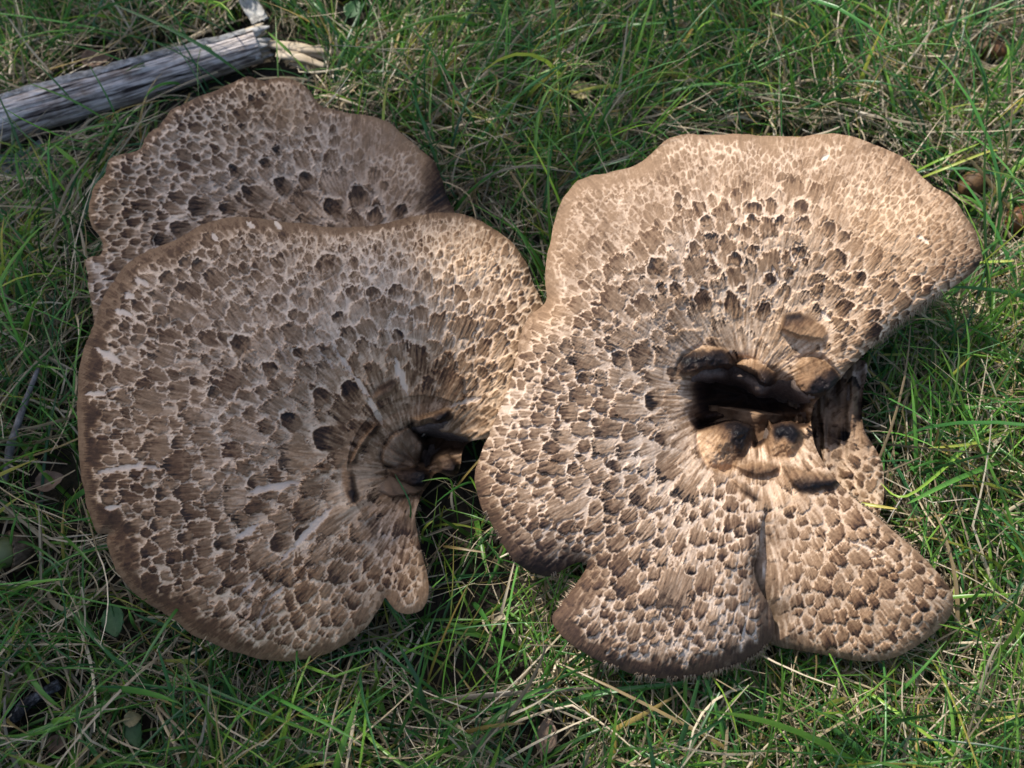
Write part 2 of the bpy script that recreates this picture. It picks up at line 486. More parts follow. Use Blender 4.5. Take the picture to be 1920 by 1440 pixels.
        gdark = sstep(-.75, .35, ar + .15 * fib[sl] + asym * .5)
        pig[sl] = pig[sl] * (1 - ins_) + ins_ * (.52 + .28 * gdark + .06 * fib[sl]); char[sl] = np.clip(char[sl] + ins_ * f[4] * gdark * (.8 + .2 * fibL[sl]), 0, 1)
        h[sl] = h[sl] * (1 - np.maximum(ins_, halo)) + halo * .12 + ins_ * (.55 - .5 * sstep(.1, .9, ar) + .12 * fib2[sl])
        M[sl] = M[sl] * (1 - halo) * (1 - ins_) + ins_; inner[sl] = np.maximum(inner[sl], ins_); ID[sl][ins_ > .5] = k
    for (bx, by, rx, ry, am) in spec.get('plain', []):       # skin that has not broken up into scales
        g = am * np.exp(-(((X - bx) / rx) ** 2 + ((Y - by) / ry) ** 2) ** 1.5) * np.clip(1 + .9 * fbm(X / 34, Y / 34, seed + 95, 3), 0, 1.3)
        g = np.clip(g, 0, .95); pig = pig * (1 - g) + g * (.39 + .06 * fbm(X / 25, Y / 25, seed + 96, 3) + .03 * fib2); char = char * (1 - g); h = h * (1 - g); ck = np.maximum(ck, np.minimum(1.6 * g, 1))
    # fine crackle
    S2, R2 = darts(np.full(X.shape, 8.5), IN, X, Y, step, [], seed + 5, spec.get('tries2', 26000))
    n2 = len(S2)
    G1, G2, ID2, A2 = voronoi(S2, R2, X, Y, step, X + 3 * fbm(X / 9, Y / 9, seed + 27, 3) + DX * fib * 1.2, Y + 3 * fbm(X / 9, Y / 9, seed + 29, 3) + DY * fib * 1.2,
                              dirf, r.uniform(.6, 1.5, n2), 1.3, np.full(n2, 1.1))
    E2 = (G2 - G1) * .5 * 8.5
    gate = sstep(-.25, .3, fbm(X / 45, Y / 45, seed + 61, 3) + (ck - .5) * 1.1)
    line = (1 - sstep(.45, 1.9, E2 + .25 * fib2)) * ck * gate * (1 - char)
    pig = pig * (1 - .85 * line) + .05 * line
    h = h + ck * .22 * gate * sstep(.2, 2.6, E2)
    # worn / smooth rim bands
    for (bx, by, rad, w_out, w_dark, strength, p_out, p_dark) in spec.get('rims', []):
        wgt = np.exp(-((X - bx) ** 2 + (Y - by) ** 2) / rad ** 2) * strength * np.clip((1.05 if strength > .94 else .72) + .75 * fbm(X / 38, Y / 38, seed + 75, 3), 0, 1)
        wob = w_dark * (.85 + .6 * fbm(X / 30, Y / 30, seed + 71, 3)) + fibL * 4
        dk = (1 - sstep(wob * .55, wob, SD)) * wgt
        pig = pig * (1 - dk) + dk * (p_dark + .03 * fib2 + .06 * fbm(X / 12, Y / 12, seed + 73, 3)); char = char * (1 - dk); h = h * (1 - dk)
        ot = (1 - sstep(w_out * .5, w_out, SD + 2.5 * fib2)) * wgt
        pig = pig * (1 - ot) + ot * (p_out + .04 * fib2 + .10 * fbm(X / 5, Y / 5, seed + 74, 3))
    # stains: broad colour patches (x, y, rx, ry, pigment add, black add, warm add, scale relief factor)
    for (bx, by, rx, ry, dp, dc, dw, hk) in spec.get('stains', []):
        g = np.exp(-(((X - bx) / rx) ** 2 + ((Y - by) / ry) ** 2) * (1 + .5 * fbm(X / 30, Y / 30, seed + 81, 3)))
        pig = pig + dp * g * (1 + .35 * fib); char = np.clip(char + dc * g * (1 + .3 * fibL), 0, 1); wm = wm + dw * g; h = h * (1 - (1 - hk) * g)
    # pale radial splits
    for (ax, ay, bx, by, wd) in spec.get('splits', []):
        l2 = (bx - ax) ** 2 + (by - ay) ** 2
        sx = X + 4.5 * fbm(X / 13, Y / 13, seed + 91, 3); sy = Y + 4.5 * fbm(X / 13, Y / 13, seed + 92, 3)
        t = ((sx - ax) * (bx - ax) + (sy - ay) * (by - ay)) / l2
        d = np.hypot(sx - ax - np.clip(t, 0, 1) * (bx - ax), sy - ay - np.clip(t, 0, 1) * (by - ay))
        ww = 1.15 * wd * np.sqrt(np.clip(1 - (2 * np.clip(t, 0, 1) - 1) ** 2, 0.04, 1))
        g = 1 - sstep(ww * .62, ww * .95 + .6, d + fib * .8 + .4 * fib2)
        pig = pig * (1 - g) - .10 * g; char = char * (1 - g); h = h * (1 - g) - .5 * g; wm = wm * (1 - .6 * g)
    base = tps(spec['height'])(X, Y)
    base = base + 1.2 * fbm(X / 90, Y / 90, seed + 33, 3)
    for (bx, by, rad, roll, wid) in spec.get('roll', []):
        base = base - roll * np.exp(-((X - bx) ** 2 + (Y - by) ** 2) / rad ** 2) * np.exp(-SD / wid)
    base = base - .9 * np.exp(-SD / 7)
    if 'extra' in spec:
        pig, char, wm, base, h = spec['extra'](X, Y, pig, char, wm, base, h, fib, fibL)
    BID = np.full(X.shape, -1)
    for kb, (bpts, bh, dv, tn_) in enumerate(spec.get('boss', [])):
        bp = catmull(bpts, 5); ib = inside(bp, X, Y); Db, _, _ = dist_field(bp, X, Y, step, 50.)
        sb = np.where(ib, Db, -Db) + 4.0 * fbm(X / 15, Y / 15, seed + 130 + kb, 4)
        b_ = sstep(-5, 9, sb); dv = np.array(dv, float); dv /= np.linalg.norm(dv)
        pr = (bp - bp.mean(0)) @ dv; g = ((X - bp[:, 0].mean()) * dv[0] + (Y - bp[:, 1].mean()) * dv[1] - pr.min()) / (pr.max() - pr.min())
        g = g + .16 * fbm(X / 14, Y / 14, seed + 150 + kb, 4)
        lump = (.25 + .75 * np.sqrt(np.clip(sb / (.85 * max(sb.max(), 1)), 0, 1))) * (1 + .28 * fbm(X / 26, Y / 26, seed + 140 + kb, 4) + .10 * fbm(X / 7, Y / 7, seed + 141 + kb, 3))
        base = np.where(sb > -5, base * (1 - b_) + b_ * (bh[1] + bh[0] * lump), base)
        tt_ = [q[0] for q in tn_]
        pig = pig * (1 - b_) + b_ * (np.interp(g, tt_, [q[1] for q in tn_]) + .06 * fib + .08 * fbm(X / 9, Y / 9, seed + 160 + kb, 3)); char = np.clip(char * (1 - b_) + b_ * np.interp(g, tt_, [q[2] for q in tn_]), 0, 1)
        wm = wm * (1 - b_) + b_ * np.interp(g, tt_, [q[3] for q in tn_]); h = h * (1 - b_) + b_ * .22 * fbm(X / 6, Y / 6, seed + 170 + kb, 3); M = M * (1 - b_) + b_ * .1 * (b_ < .5)
        BID[sb > 0] = kb
    h = h + .045 * fib * sstep(0, 1, .6 + .4 * fibL) + .05 * fib2
    if 'shift' in spec: PX, PY = spec['shift'](X, Y, PX, PY)
    Z = (base + h * sstep(0, 10, SD)) * .001
    pos = at(PX, PY, Z)
    # normals of the whole sheet
    du = np.zeros_like(pos); dv = np.zeros_like(pos)
    gx = np.gradient(pos, axis=1); gy = np.gradient(pos, axis=0)
    nr = np.cross(gx, -gy); nr /= np.linalg.norm(nr, axis=-1)[..., None] + 1e-12
    # border: gradient across the rim reads excluded points too, that is fine (smooth extension)
    tone = np.stack([np.clip(pig, 0, 1), np.clip(char, 0, 1), np.clip(wm, 0, 1), np.ones_like(pig)], -1)
    idx = np.arange(X.size).reshape(X.shape)
    ok = keep[:-1, :-1] & keep[:-1, 1:] & keep[1:, 1:] & keep[1:, :-1]
    ok &= (IN[:-1, :-1] | IN[:-1, 1:] | IN[1:, 1:] | IN[1:, :-1])
    Q = np.stack([idx[1:, :-1], idx[1:, 1:], idx[:-1, 1:], idx[:-1, :-1]], -1)[ok]
    # a face belongs to a scale when all its corners lie on the same one, off the cracks
    scaly = (M * inner > .42)
    idv = np.where(scaly, ID, -1); idv = np.where(BID >= 0, n + BID, idv)
    f = idv.ravel()[Q]
    fid = np.where((f == f[:, :1]).all(1), f[:, 0], -1)
    V = pos.reshape(-1, 3); NR = nr.reshape(-1, 3); TN = tone.reshape(-1, 4)
    V = V - np.array(owner.location)
    def piece(name, q, parent):
        u, inv = np.unique(q.ravel(), return_inverse=True)
        me = mesh_from(name, V[u], inv.reshape(-1, 4), NR[u], TN[u])
        return add(name, me, M_CAP, parent)
    nb = len(spec.get('boss', []))
    cnt = np.bincount(fid[fid >= 0], minlength=n + nb); cb = cnt[:n]
    big = np.argsort(-cb)[:nscales]; big = list(big[cb[big] >= 25]) + [n + k for k in range(nb) if cnt[n + k] > 10]
    isbig = np.zeros(n + nb, bool); isbig[big] = True
    cap = piece(spec.get('name', 'cap'), Q[fid < 0], owner)
    order = np.argsort(fid, kind='stable'); sf = fid[order]
    for k in big:
        a, b = np.searchsorted(sf, [k, k + 1])
        piece('scale' if k < n else 'wart', Q[order[a:b]], cap)
    rest = (fid >= 0) & ~isbig[np.maximum(fid, 0)]
    if rest.any():
        o = piece('small_scales', Q[rest], cap); o['kind'] = 'stuff'
    # the toothed underside: a coarser sheet below the cap, thin at the rim
    st = 5
    kk = keep[::st, ::st] & (SD[::st, ::st] > 2.5)
    up = pos[::st, ::st].copy()
    up[..., 2] -= np.clip(.0014 + .009 * sstep(0, 150, SD[::st, ::st]), 0, .02)
    up[..., 2] = np.maximum(up[..., 2], .004)
    ix = np.arange(kk.size).reshape(kk.shape)
    ok2 = kk[:-1, :-1] & kk[:-1, 1:] & kk[1:, 1:] & kk[1:, :-1]
    Q2 = np.stack([ix[:-1, :-1], ix[:-1, 1:], ix[1:, 1:], ix[1:, :-1]], -1)[ok2]
    u, inv = np.unique(Q2.ravel(), return_inverse=True)
    add('tooth_layer', mesh_from('tooth_layer', up.reshape(-1, 3)[u] - np.array(owner.location), inv.reshape(-1, 4)), M_UNDER, owner)
    # spines hanging along the rim
    rim = catmull(spec['outline'], 5)
    spine_v, spine_f = [], []
    def zat(x, y):
        i = int(np.clip((x - x0) / step, 0, X.shape[1] - 1)); j = int(np.clip((y - y0) / step, 0, X.shape[0] - 1))
        return Z[j, i]
    for (a, b) in zip(rim, np.roll(rim, -1, 0)):
        Ls = np.hypot(*(b - a)); c = (a + b) / 2; out = np.array([b[1] - a[1], a[0] - b[0]]) / (Ls + 1e-9)
        if np.dot(out, c - cen) < 0: out = -out
        if not any(math.hypot(c[0] - q[0], c[1] - q[1]) < q[2] for q in spec.get('spines', [])): continue
        if vnoise(np.array([c[0] / 17.]), np.array([c[1] / 17.]), seed + 200)[0] < .36: continue
        for k in range(int(Ls / 1.1)):
            inn = r.uniform(-.6, 6)
            p = a + (b - a) * r.random() - out * inn
            z = zat(*(p - out * 4)) - .0012
            q = at(p[0], p[1], z); q2 = at(p[0] + out[0], p[1] + out[1], z)
            o3 = (q2 - q) / (np.linalg.norm(q2 - q) + 1e-12)
            L_ = r.uniform(.0018, .0044)
            d = np.array([0, 0, -1.0]) * .75 + o3 * r.uniform(.3, .95) + r.normal(0, .14, 3); d /= np.linalg.norm(d)
            s1 = np.cross(d, [.3, .5, .2]); s1 /= np.linalg.norm(s1); s2 = np.cross(d, s1); w_ = r.uniform(.00018, .0003)
            bi = len(spine_v)
            for g in range(3):
                aa = g * 2.0944; spine_v.append(q + w_ * (math.cos(aa) * s1 + math.sin(aa) * s2))
            spine_v.append(q + d * L_)
            spine_f += [(bi, bi + 1, bi + 3), (bi + 1, bi + 2, bi + 3), (bi + 2, bi, bi + 3)]
    if spine_v:
        o = add('spines', mesh_from('spines', np.array(spine_v) - np.array(owner.location), np.array(spine_f)), M_SPINE, owner); o['kind'] = 'stuff'
    CAPS.append((poly, pos[::4, ::4][keep[::4, ::4]]))
    print('cap', spec.get('name'), 'scales', n, 'verts', keep.sum(), round(time.time() - T0, 1))
    return cap

def lathe_lump(name, P, axis, length, prof, seed, tones, owner, squash=1.0, n=26, rough=.10, side=None):
    """a knobbly lump: profile of radii along an axis; tones = list of (t, pigment, black, warm)"""
    P = np.array(P, float); ax = np.array(axis, float); ax /= np.linalg.norm(ax)
    s1 = np.cross(ax, side if side is not None else [0, 0, 1.0]); s1 /= np.linalg.norm(s1) + 1e-9; s2 = np.cross(ax, s1)
    ts = np.array([p[0] for p in prof]); rs = np.array([p[1] for p in prof])
    m = 58; n = 68 if n > 20 else n; t = np.linspace(ts[0], ts[-1], m); t = ts[0] + (ts[-1] - ts[0]) * np.sin(np.linspace(0, np.pi / 2, m)) ** 1.0; rr = np.interp(t, ts, rs)
    an = np.linspace(0, 2 * np.pi, n, endpoint=False)
    Tg, Ag = np.meshgrid(t, an, indexing='ij')
    bx_, by_ = np.cos(Ag) * (.4 + rr[:, None] / max(rs)), np.sin(Ag) * (.4 + rr[:, None] / max(rs))
    nz = .5 * (fbm(bx_ * 1.5 + seed, by_ * 1.5 + Tg * 2.4, seed, 4) + fbm(by_ * 1.5 - Tg * 1.7, bx_ * 1.5 + 7, seed + 1, 4)) * 1.6
    ridg = .5 * fbm(bx_ * 5 + seed, by_ * 5 + Tg * .8, seed + 5, 3) + .5 * fbm(np.cos(Ag) * 9, np.sin(Ag) * 9 + Tg * 1.2, seed + 6, 3)
    R = rr[:, None] * (1 + rough * 3.2 * nz + rough * 2.6 * ridg)
    c = Tg * length * (1 + rough * 1.1 * nz)
    V = P + c[..., None] * ax + (R * np.cos(Ag))[..., None] * s1 + (R * np.sin(Ag) * squash)[..., None] * s2
    V = V + (.25 * length * fbm(Tg * 2, Tg * 0 + seed, seed + 9, 2) * Tg)[..., None] * s1
    tt = np.array([a[0] for a in tones])
    tn = np.stack([np.interp(Tg + .12 * nz, tt, [a[k] for a in tones]) for k in (1, 2, 3)], -1)
    tn[..., 0] += .28 * ridg + .1 * nz
    tone = np.concatenate([np.clip(tn, 0, 1), np.ones(Tg.shape + (1,))], -1)
    i = np.arange(m * n).reshape(m, n); j = np.roll(i, -1, 1)
    Q = np.stack([i[:-1], j[:-1], j[1:], i[1:]], -1).reshape(-1, 4)
    Vf = V.reshape(-1, 3); Tf = tone.reshape(-1, 4)
    Vf = np.concatenate([Vf, V[0].mean(0)[None], V[-1].mean(0)[None]]); Tf = np.concatenate([Tf, tone[0].mean(0)[None], tone[-1].mean(0)[None]])
    a, b = m * n, m * n + 1
    ends = np.array([(a, (k + 1) % n, k, k) for k in range(n)] + [(b, i[-1, k], i[-1, (k + 1) % n], i[-1, (k + 1) % n]) for k in range(n)])
    tri = ends[:, :3]
    Qt = np.concatenate([Q[:, [0, 1, 2]], Q[:, [0, 2, 3]], tri])
    return add(name, mesh_from(name, Vf - np.array(owner.location), Qt, None, Tf), M_CAP, owner)

def stem(owner, top, r_top, r_bot):
    ax = np.array(top) - np.array(owner.location)
    lathe_lump('stem', np.array(owner.location) + [0, 0, -.002], ax, np.linalg.norm(ax), [(0, r_bot * .8), (.1, r_bot), (.7, r_top * .9), (1, r_top)], 5,
               [(0, .75, .2, .5), (1, .5, 0, .6)], owner, rough=.06, side=[1, .2, 0])

# ---- left mushroom (front, large, in the shade)
OUT_A = [(250,485),(300,462),(345,440),(380,421),(420,410),(460,407),(500,411),(550,417),(600,423),(650,426),(700,422),(745,413),(785,404),(825,398),(865,402),(905,417),(940,438),(968,464),(988,497),(1003,535),(1018,570),
         (1035,640),(1020,720),(985,780),(950,806),(914,822),(882,828),(868,846),(862,872),(856,890),(840,893),(824,886),(812,892),(806,906),(794,922),(786,940),(779,965),(783,1000),(792,1040),(801,1075),(804,1105),(800,1130),(788,1146),(768,1151),(745,1147),(729,1132),(722,1122),(714,1138),(702,1155),
         (688,1176),(660,1200),(628,1219),(590,1232),(545,1240),(492,1236),(448,1225),(402,1208),(360,1190),(325,1161),(282,1136),(245,1105),(220,1074),(206,1040),(199,1010),(203,1001),(181,999),(170,970),(160,935),(152,885),(147,820),(144,760),(147,710),(155,665),(168,625),(184,582),(202,543),(226,508)]
ZA = [ # x, y, R, crack, pigment, black, crackle, lift, warm, fade
    (600,460,17,2.0,.50,.10,.95,.35,.45,.2),(450,450,20,2.2,.60,.12,.8,.4,.4,.3),(760,440,15,1.6,.50,.05,1.0,.3,.6,.2),(900,470,14,1.8,.52,.05,1.0,.35,.85,.2),
    (520,560,20,3.6,.48,.25,.6,.55,.2,.4),(700,540,19,3.6,.46,.30,.6,.5,.25,.4),(850,570,17,3.2,.50,.22,.5,.5,.35,.35),(950,600,16,2.6,.55,.25,.4,.5,.5,.3),
    (400,600,20,3.6,.52,.35,.5,.7,.2,.4),(600,650,24,4.5,.46,.45,.4,.8,.15,.55),(750,630,22,5,.46,.35,.3,.7,.2,.6),(880,650,19,4,.48,.2,.3,.6,.4,.5),
    (300,640,21,2.8,.62,.45,.4,.7,.3,.35),(230,780,22,2.6,.68,.30,.4,.7,.45,.35),(380,760,22,3.8,.55,.35,.4,.8,.25,.45),(500,760,24,5,.50,.4,.3,.9,.2,.6),
    (600,780,34,8,.42,.6,.15,1.1,.3,.9),(720,730,38,10,.36,.5,.1,.9,.7,.95),(840,720,34,9,.36,.4,.1,.8,.7,.9),(920,740,28,8,.4,.3,.1,.6,.6,.9),
    (240,900,24,2.6,.74,.45,.4,.8,.5,.3),(380,880,24,3.6,.64,.45,.3,.9,.35,.4),(480,880,26,4.2,.58,.5,.25,1.0,.3,.55),(570,870,34,7,.46,.5,.2,1.0,.5,.85),
    (300,1020,24,3.0,.74,.5,.3,.9,.5,.35),(430,1010,26,3.8,.68,.5,.25,1.0,.45,.45),(560,980,28,4.5,.60,.5,.2,1.0,.5,.6),(650,950,40,8,.42,.5,.1,.9,.5,.9),
    (360,1110,22,2.6,.68,.35,.4,.6,.6,.3),(500,1110,24,4,.62,.45,.3,.9,.6,.45),(620,1060,26,4,.62,.45,.3,.9,.5,.5),(700,1100,18,3.2,.60,.3,.5,.6,.7,.4),
    (740,1000,34,8,.52,.3,.1,.6,.1,.8),(770,1080,17,2.6,.58,.2,.5,.4,.7,.4),(560,1180,22,3.2,.5,.1,.4,.4,.8,.6),(780,860,60,14,.45,.3,.0,.4,.6,.9)]
HA = [(790,880,24),(690,850,36),(700,770,41),(780,720,42),(870,740,40),(950,720,41),(700,950,38),(760,1010,35),
      (500,800,54),(560,650,57),(700,560,60),(850,520,58),(500,1000,51),(600,1100,46),(400,900,55),(350,700,57),
      (160,800,48),(165,950,46),(220,1080,43),(330,1160,41),(500,1225,37),(640,1200,37),(770,1130,37),
      (200,560,54),(300,470,57),(450,415,60),(600,425,60),(750,415,60),(850,402,57),(960,460,51),(1010,560,46),(1010,700,41),(920,815,34),(850,840,27),(785,950,32),(795,1060,36)]

def extra_A(X, Y, pig, char, wm, base, h, fib, fibL):
    # torn funnel: concentric ridges and fluting round the centre
    cx, cy = 790., 880.
    r = np.hypot(X - cx, Y - cy); a = np.arctan2(Y - cy, X - cx)
    flute = fbm(a * 6, r / 90, 301, 3)
    g = np.exp(-(r / 190) ** 2)
    base = base + 2.6 * flute * g - 11 * np.exp(-(r / 70) ** 2)
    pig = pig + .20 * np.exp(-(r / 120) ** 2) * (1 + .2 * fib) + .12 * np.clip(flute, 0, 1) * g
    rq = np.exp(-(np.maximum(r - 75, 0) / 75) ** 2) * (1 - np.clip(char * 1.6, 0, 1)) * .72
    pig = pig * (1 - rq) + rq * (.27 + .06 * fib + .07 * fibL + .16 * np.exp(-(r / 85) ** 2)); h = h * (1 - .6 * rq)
    wm = wm + .25 * g
    # long torn ledge arching over the centre, and the dark seam beside it
    P = catmull([(690,960),(668,930),(655,895),(652,865),(672,830),(700,800),(742,775),(790,757),(838,752)], 8, False)
    D, _, _ = dist_field(P, X, Y, X[0, 1] - X[0, 0], 40.)
    side = np.where(np.hypot(X - cx, Y - cy) < 138, 1, -1)
    base = base - 2.0 * np.exp(-D / 14) * (side > 0) + 1.4 * np.exp(-D / 12) * (side < 0)
    bp = catmull([(716,868),(719,838),(740,812),(786,788),(838,764),(848,782),(818,802),(800,818),(803,850),(788,874),(752,882)], 5)
    ib = inside(bp, X, Y); Db, _, _ = dist_field(bp, X, Y, X[0, 1] - X[0, 0], 60.); sb = np.where(ib, Db, -Db) + 2.5 * fbm(X / 16, Y / 16, 305, 3)
    boss = sstep(-3, 9, sb)
    base = base + boss * (2.6 + 2.6 * fbm(X / 30, Y / 30, 306, 3)) - 2.2 * np.exp(-np.abs(sb) / 3.5) * (X < 800)
    pig = pig * (1 - boss) + boss * (.36 + .14 * fbm(X / 14, Y / 14, 307, 4) + .03 * fib)
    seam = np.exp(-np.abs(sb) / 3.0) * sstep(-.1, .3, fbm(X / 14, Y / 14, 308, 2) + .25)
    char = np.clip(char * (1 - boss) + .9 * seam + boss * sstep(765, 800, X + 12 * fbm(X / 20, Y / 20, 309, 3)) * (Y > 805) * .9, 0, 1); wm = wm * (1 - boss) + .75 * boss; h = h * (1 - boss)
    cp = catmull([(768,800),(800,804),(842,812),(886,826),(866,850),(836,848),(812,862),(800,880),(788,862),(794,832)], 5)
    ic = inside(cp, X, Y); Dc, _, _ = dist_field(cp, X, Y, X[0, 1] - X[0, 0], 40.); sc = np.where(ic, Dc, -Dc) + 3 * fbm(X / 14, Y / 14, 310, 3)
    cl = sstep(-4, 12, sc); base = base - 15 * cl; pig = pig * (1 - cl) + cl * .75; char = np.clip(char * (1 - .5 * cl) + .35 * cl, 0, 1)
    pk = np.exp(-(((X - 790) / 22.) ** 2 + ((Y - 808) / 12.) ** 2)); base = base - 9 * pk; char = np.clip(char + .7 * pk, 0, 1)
    return pig, char, wm, base, h

BOSS_A = [([(820,858),(836,850),(850,856),(861,874),(855,890),(838,892),(822,882)], (4.5, 23), (.7, .7), [(0, .5, .05, .7), (.4, .62, .3, .5), (.75, .85, .85, .3), (1, .9, 1, .2)]),
    ([(728,880),(760,876),(798,880),(806,896),(795,914),(765,912),(740,900)], (4.0, 24), (.8, .3), [(0, .5, 0, .7), (.4, .65, .4, .5), (.7, .85, .95, .3), (1, .9, 1, .2)]),
    ([(636,882),(648,866),(660,888),(670,918),(667,946),(652,938),(641,910)], (3.2, 39), (1, .1), [(0, .4, 0, 1), (.45, .45, 0, 1), (.65, .75, .7, .5), (1, .9, 1, .2)]),
    ([(655,866),(664,842),(684,812),(704,792),(712,800),(694,822),(676,850),(668,868)], (2.0, 40), (.8, .5), [(0, .36, 0, .9), (.5, .5, .1, .8), (.8, .85, .9, .3), (1, .9, 1, .2)]),
    ([(698,738),(712,722),(742,710),(746,722),(728,742),(706,752)], (1.8, 44), (-.5, -1), [(0, .5, 0, .9), (.5, .6, .1, .8), (.8, .85, .9, .3), (1, .9, 1, .2)]),
    ([(772,784),(800,776),(838,764),(844,780),(826,796),(806,790),(786,798)], (3.4, 35), (.6, .8), [(0, .42, 0, .9), (.5, .55, .1, .8), (.75, .85, .9, .3), (1, .9, 1, .2)])]
SPEC_A = dict(boss=BOSS_A, seed=101, pk=.99, cwk=1.1, wk=.32, plain=[(900,440,90,40,.4)], name='cap', outline=OUT_A, center=(790, 880), zones=ZA, height=HA, extra=extra_A,
    dark=[(545,790,26,1.3,1,),(632,592,20,.8,1),(745,628,18,.8,.9),(448,645,30,.8,.5),(615,495,46,.7,.25),(660,545,26,.8,.4),(700,548,24,.8,.5),(740,545,24,.8,.5),
          (372,495,18,.9,.8),(310,520,20,.9,.8),(345,487,18,.8,.7),(600,740,30,.9,.4),(655,730,30,1,.6),(505,690,26,.9,.5),(330,830,24,.9,.6),(400,735,18,.8,.8),
          (480,905,26,1,.7),(300,925,22,.9,.8),(245,990,24,.9,.6),(345,1010,24,.9,.7),(415,1020,22,1.1,.8),(290,985,20,.9,.7),(520,1020,30,1,.5),(570,1000,26,1.2,.6),(660,1130,26,.8,.4),(610,820,40,1.1,.6),(560,660,22,.9,.6)],
    splits=[(178,652,232,686,7),(160,738,198,739,5),(182,887,262,872,6),(196,954,228,948,5),(470,922,566,903,8),(553,1022,622,955,9),(444,1010,486,984,6),(525,1050,556,1025,5),(450,1118,482,1085,4),(505,1125,532,1098,5),
            (462,1142,474,1128,4),(240,875,300,880,4),(462,415,476,428,6),(514,412,526,428,6),(398,438,408,455,5),(252,520,278,538,7),(232,548,252,560,6),(216,582,246,590,7),(663,701,690,742,6),(690,745,718,800,6),(742,668,762,738,7),(628,655,660,700,4),
            (845,760,905,745,5),(200,735,230,728,3),(480,1180,500,1130,3),(520,640,545,690,3),(600,660,625,690,3)],
    rims=[(150,800,260,20,50,1,.47,.90),(220,1080,180,18,60,1,.47,.93),(400,1210,170,14,46,.9,.46,.80),(560,1240,150,10,40,.95,.48,.60),(290,465,160,16,34,.9,.46,.84),(480,410,140,12,28,.9,.55,.68),(700,420,140,8,20,.9,.62,.66),(860,400,110,6,14,.8,.66,.64),(780,1130,60,16,30,1,.45,.46)],
    stains=[(760,800,150,130,.13,0,.25,.9),(700,560,160,120,-.06,0,-.1,1),(690,790,60,40,.22,0,.3,.7),(800,700,60,40,.18,0,.35,.7),(740,1010,40,80,.15,0,-.4,.5),(700,985,20,22,.25,.35,-.2,.8),(660,920,26,36,-.3,0,.3,.3),(640,900,20,40,-.25,0,.2,.5),(860,780,50,30,.15,0,.3,.6)],
    roll=[(150,800,300,7,26),(250,1120,200,7,26),(480,1235,220,5,24),(280,470,200,5,22),(500,410,200,4,20),(800,400,200,5,18),(990,520,90,5,30)],
    spines=[(788,1020,70),(800,1090,40)])

# ---- mushroom behind it
OUT_B = [(856,405),(846,385),(836,362),(828,335),(815,305),(790,280),(762,256),(735,233),(710,222),(685,215),(655,212),(630,206),(606,200),(591,186),(579,168),(560,155),(536,146),(512,146),(494,151),(480,147),(465,143),(445,149),(420,161),(395,172),(370,182),(345,195),(320,205),(312,220),(300,236),(285,245),(272,257),(264,275),(248,285),(225,290),(205,298),(199,313),(194,331),(178,346),(169,370),(165,400),(172,425),(185,441),(192,460),(189,478),(172,481),(160,491),(164,520),(168,550),(175,580),(190,620),(300,640),(480,620),(660,560),(800,500),(860,450)]
ZB = [(480,165,10,2.0,.66,.25,.2,.35,.5,.3),(360,200,12,2.0,.70,.25,.1,.5,.3,.3),(250,310,14,2.8,.72,.25,0,.7,.25,.45),(190,380,14,3,.70,.15,0,.6,.7,.5),(230,420,17,3,.68,.15,0,.7,.5,.6),(180,520,20,3.5,.55,.1,0,.4,.1,.7),
      (330,300,16,3.2,.62,.3,.1,.6,.2,.6),(430,240,14,2.8,.55,.3,.2,.4,.5,.5),(540,220,14,2.0,.52,.1,.5,.3,.6,.5),(400,340,26,6,.45,.4,.1,.7,.1,.8),(520,270,24,3,.42,.3,.7,.4,.2,.7),(620,250,22,2.2,.46,.3,.8,.3,.2,.4),
      (700,290,26,1.6,.42,.1,.7,.2,.3,.4),(780,310,30,1.2,.42,.05,.2,.1,.5,.3),(560,380,36,9,.38,.6,.1,.9,.2,.9),(680,370,34,9,.36,.6,.1,.8,.1,.9),(330,450,24,5,.5,.4,.1,.7,.1,.8)]
HB = [(720,460,24),(480,155,42),(350,195,44),(200,310,44),(165,400,42),(160,490,40),(300,350,38),(450,300,34),(600,320,30),(700,380,26),(820,330,33),(700,225,38),(600,200,40),(850,395,27),(300,500,34),(180,570,36),(480,610,26),(240,440,37)]
SPEC_B = dict(seed=202, pk=.93, cwk=1.0, wk=.28, plain=[(765,300,85,75,.85),(690,250,70,45,.6),(560,200,60,40,.4)], name='cap', outline=OUT_B, center=(700, 470), zones=ZB, height=HB,
    dark=[(570,335,19,1,1),(525,345,18,1.1,.9),(472,362,24,1.1,.8),(622,387,22,1.1,.9),(670,365,20,1,.9),(706,402,20,1,.95),(752,392,18,1,1),(440,318,18,.9,.8),(495,306,15,.9,.9),(518,280,17,.9,1),(368,385,26,1,.6),(335,425,24,1,.7),(705,322,17,.7,.85),(722,346,13,1,.95),
          (622,240,15,.8,.85),(578,240,12,.9,.8),(469,184,11,1,1),(493,178,11,1,.95),(424,390,18,1,.8),(420,240,9,1.2,.9),(452,236,10,1.3,.9),(330,220,12,1,.6),(300,450,18,1,.8)],
    rims=[(480,150,200,5,10,.9,.6,.75),(260,290,160,5,12,.9,.55,.72),(170,400,90,6,12,.8,.45,.5),(760,270,120,5,50,.9,.5,.45),(830,340,60,8,60,.9,.75,.55)],
    stains=[(825,375,34,26,.3,.75,0,.5),(820,330,22,60,.25,.15,0,.6),(560,400,120,40,.12,0,.2,1),(500,180,70,50,.05,0,.35,1),(190,400,50,80,0,0,.4,1)],
    roll=[(480,150,300,2,12),(250,290,150,2,12),(820,300,120,5,20)], spines=[(680,215,60)], tries=9000, tries2=14000)

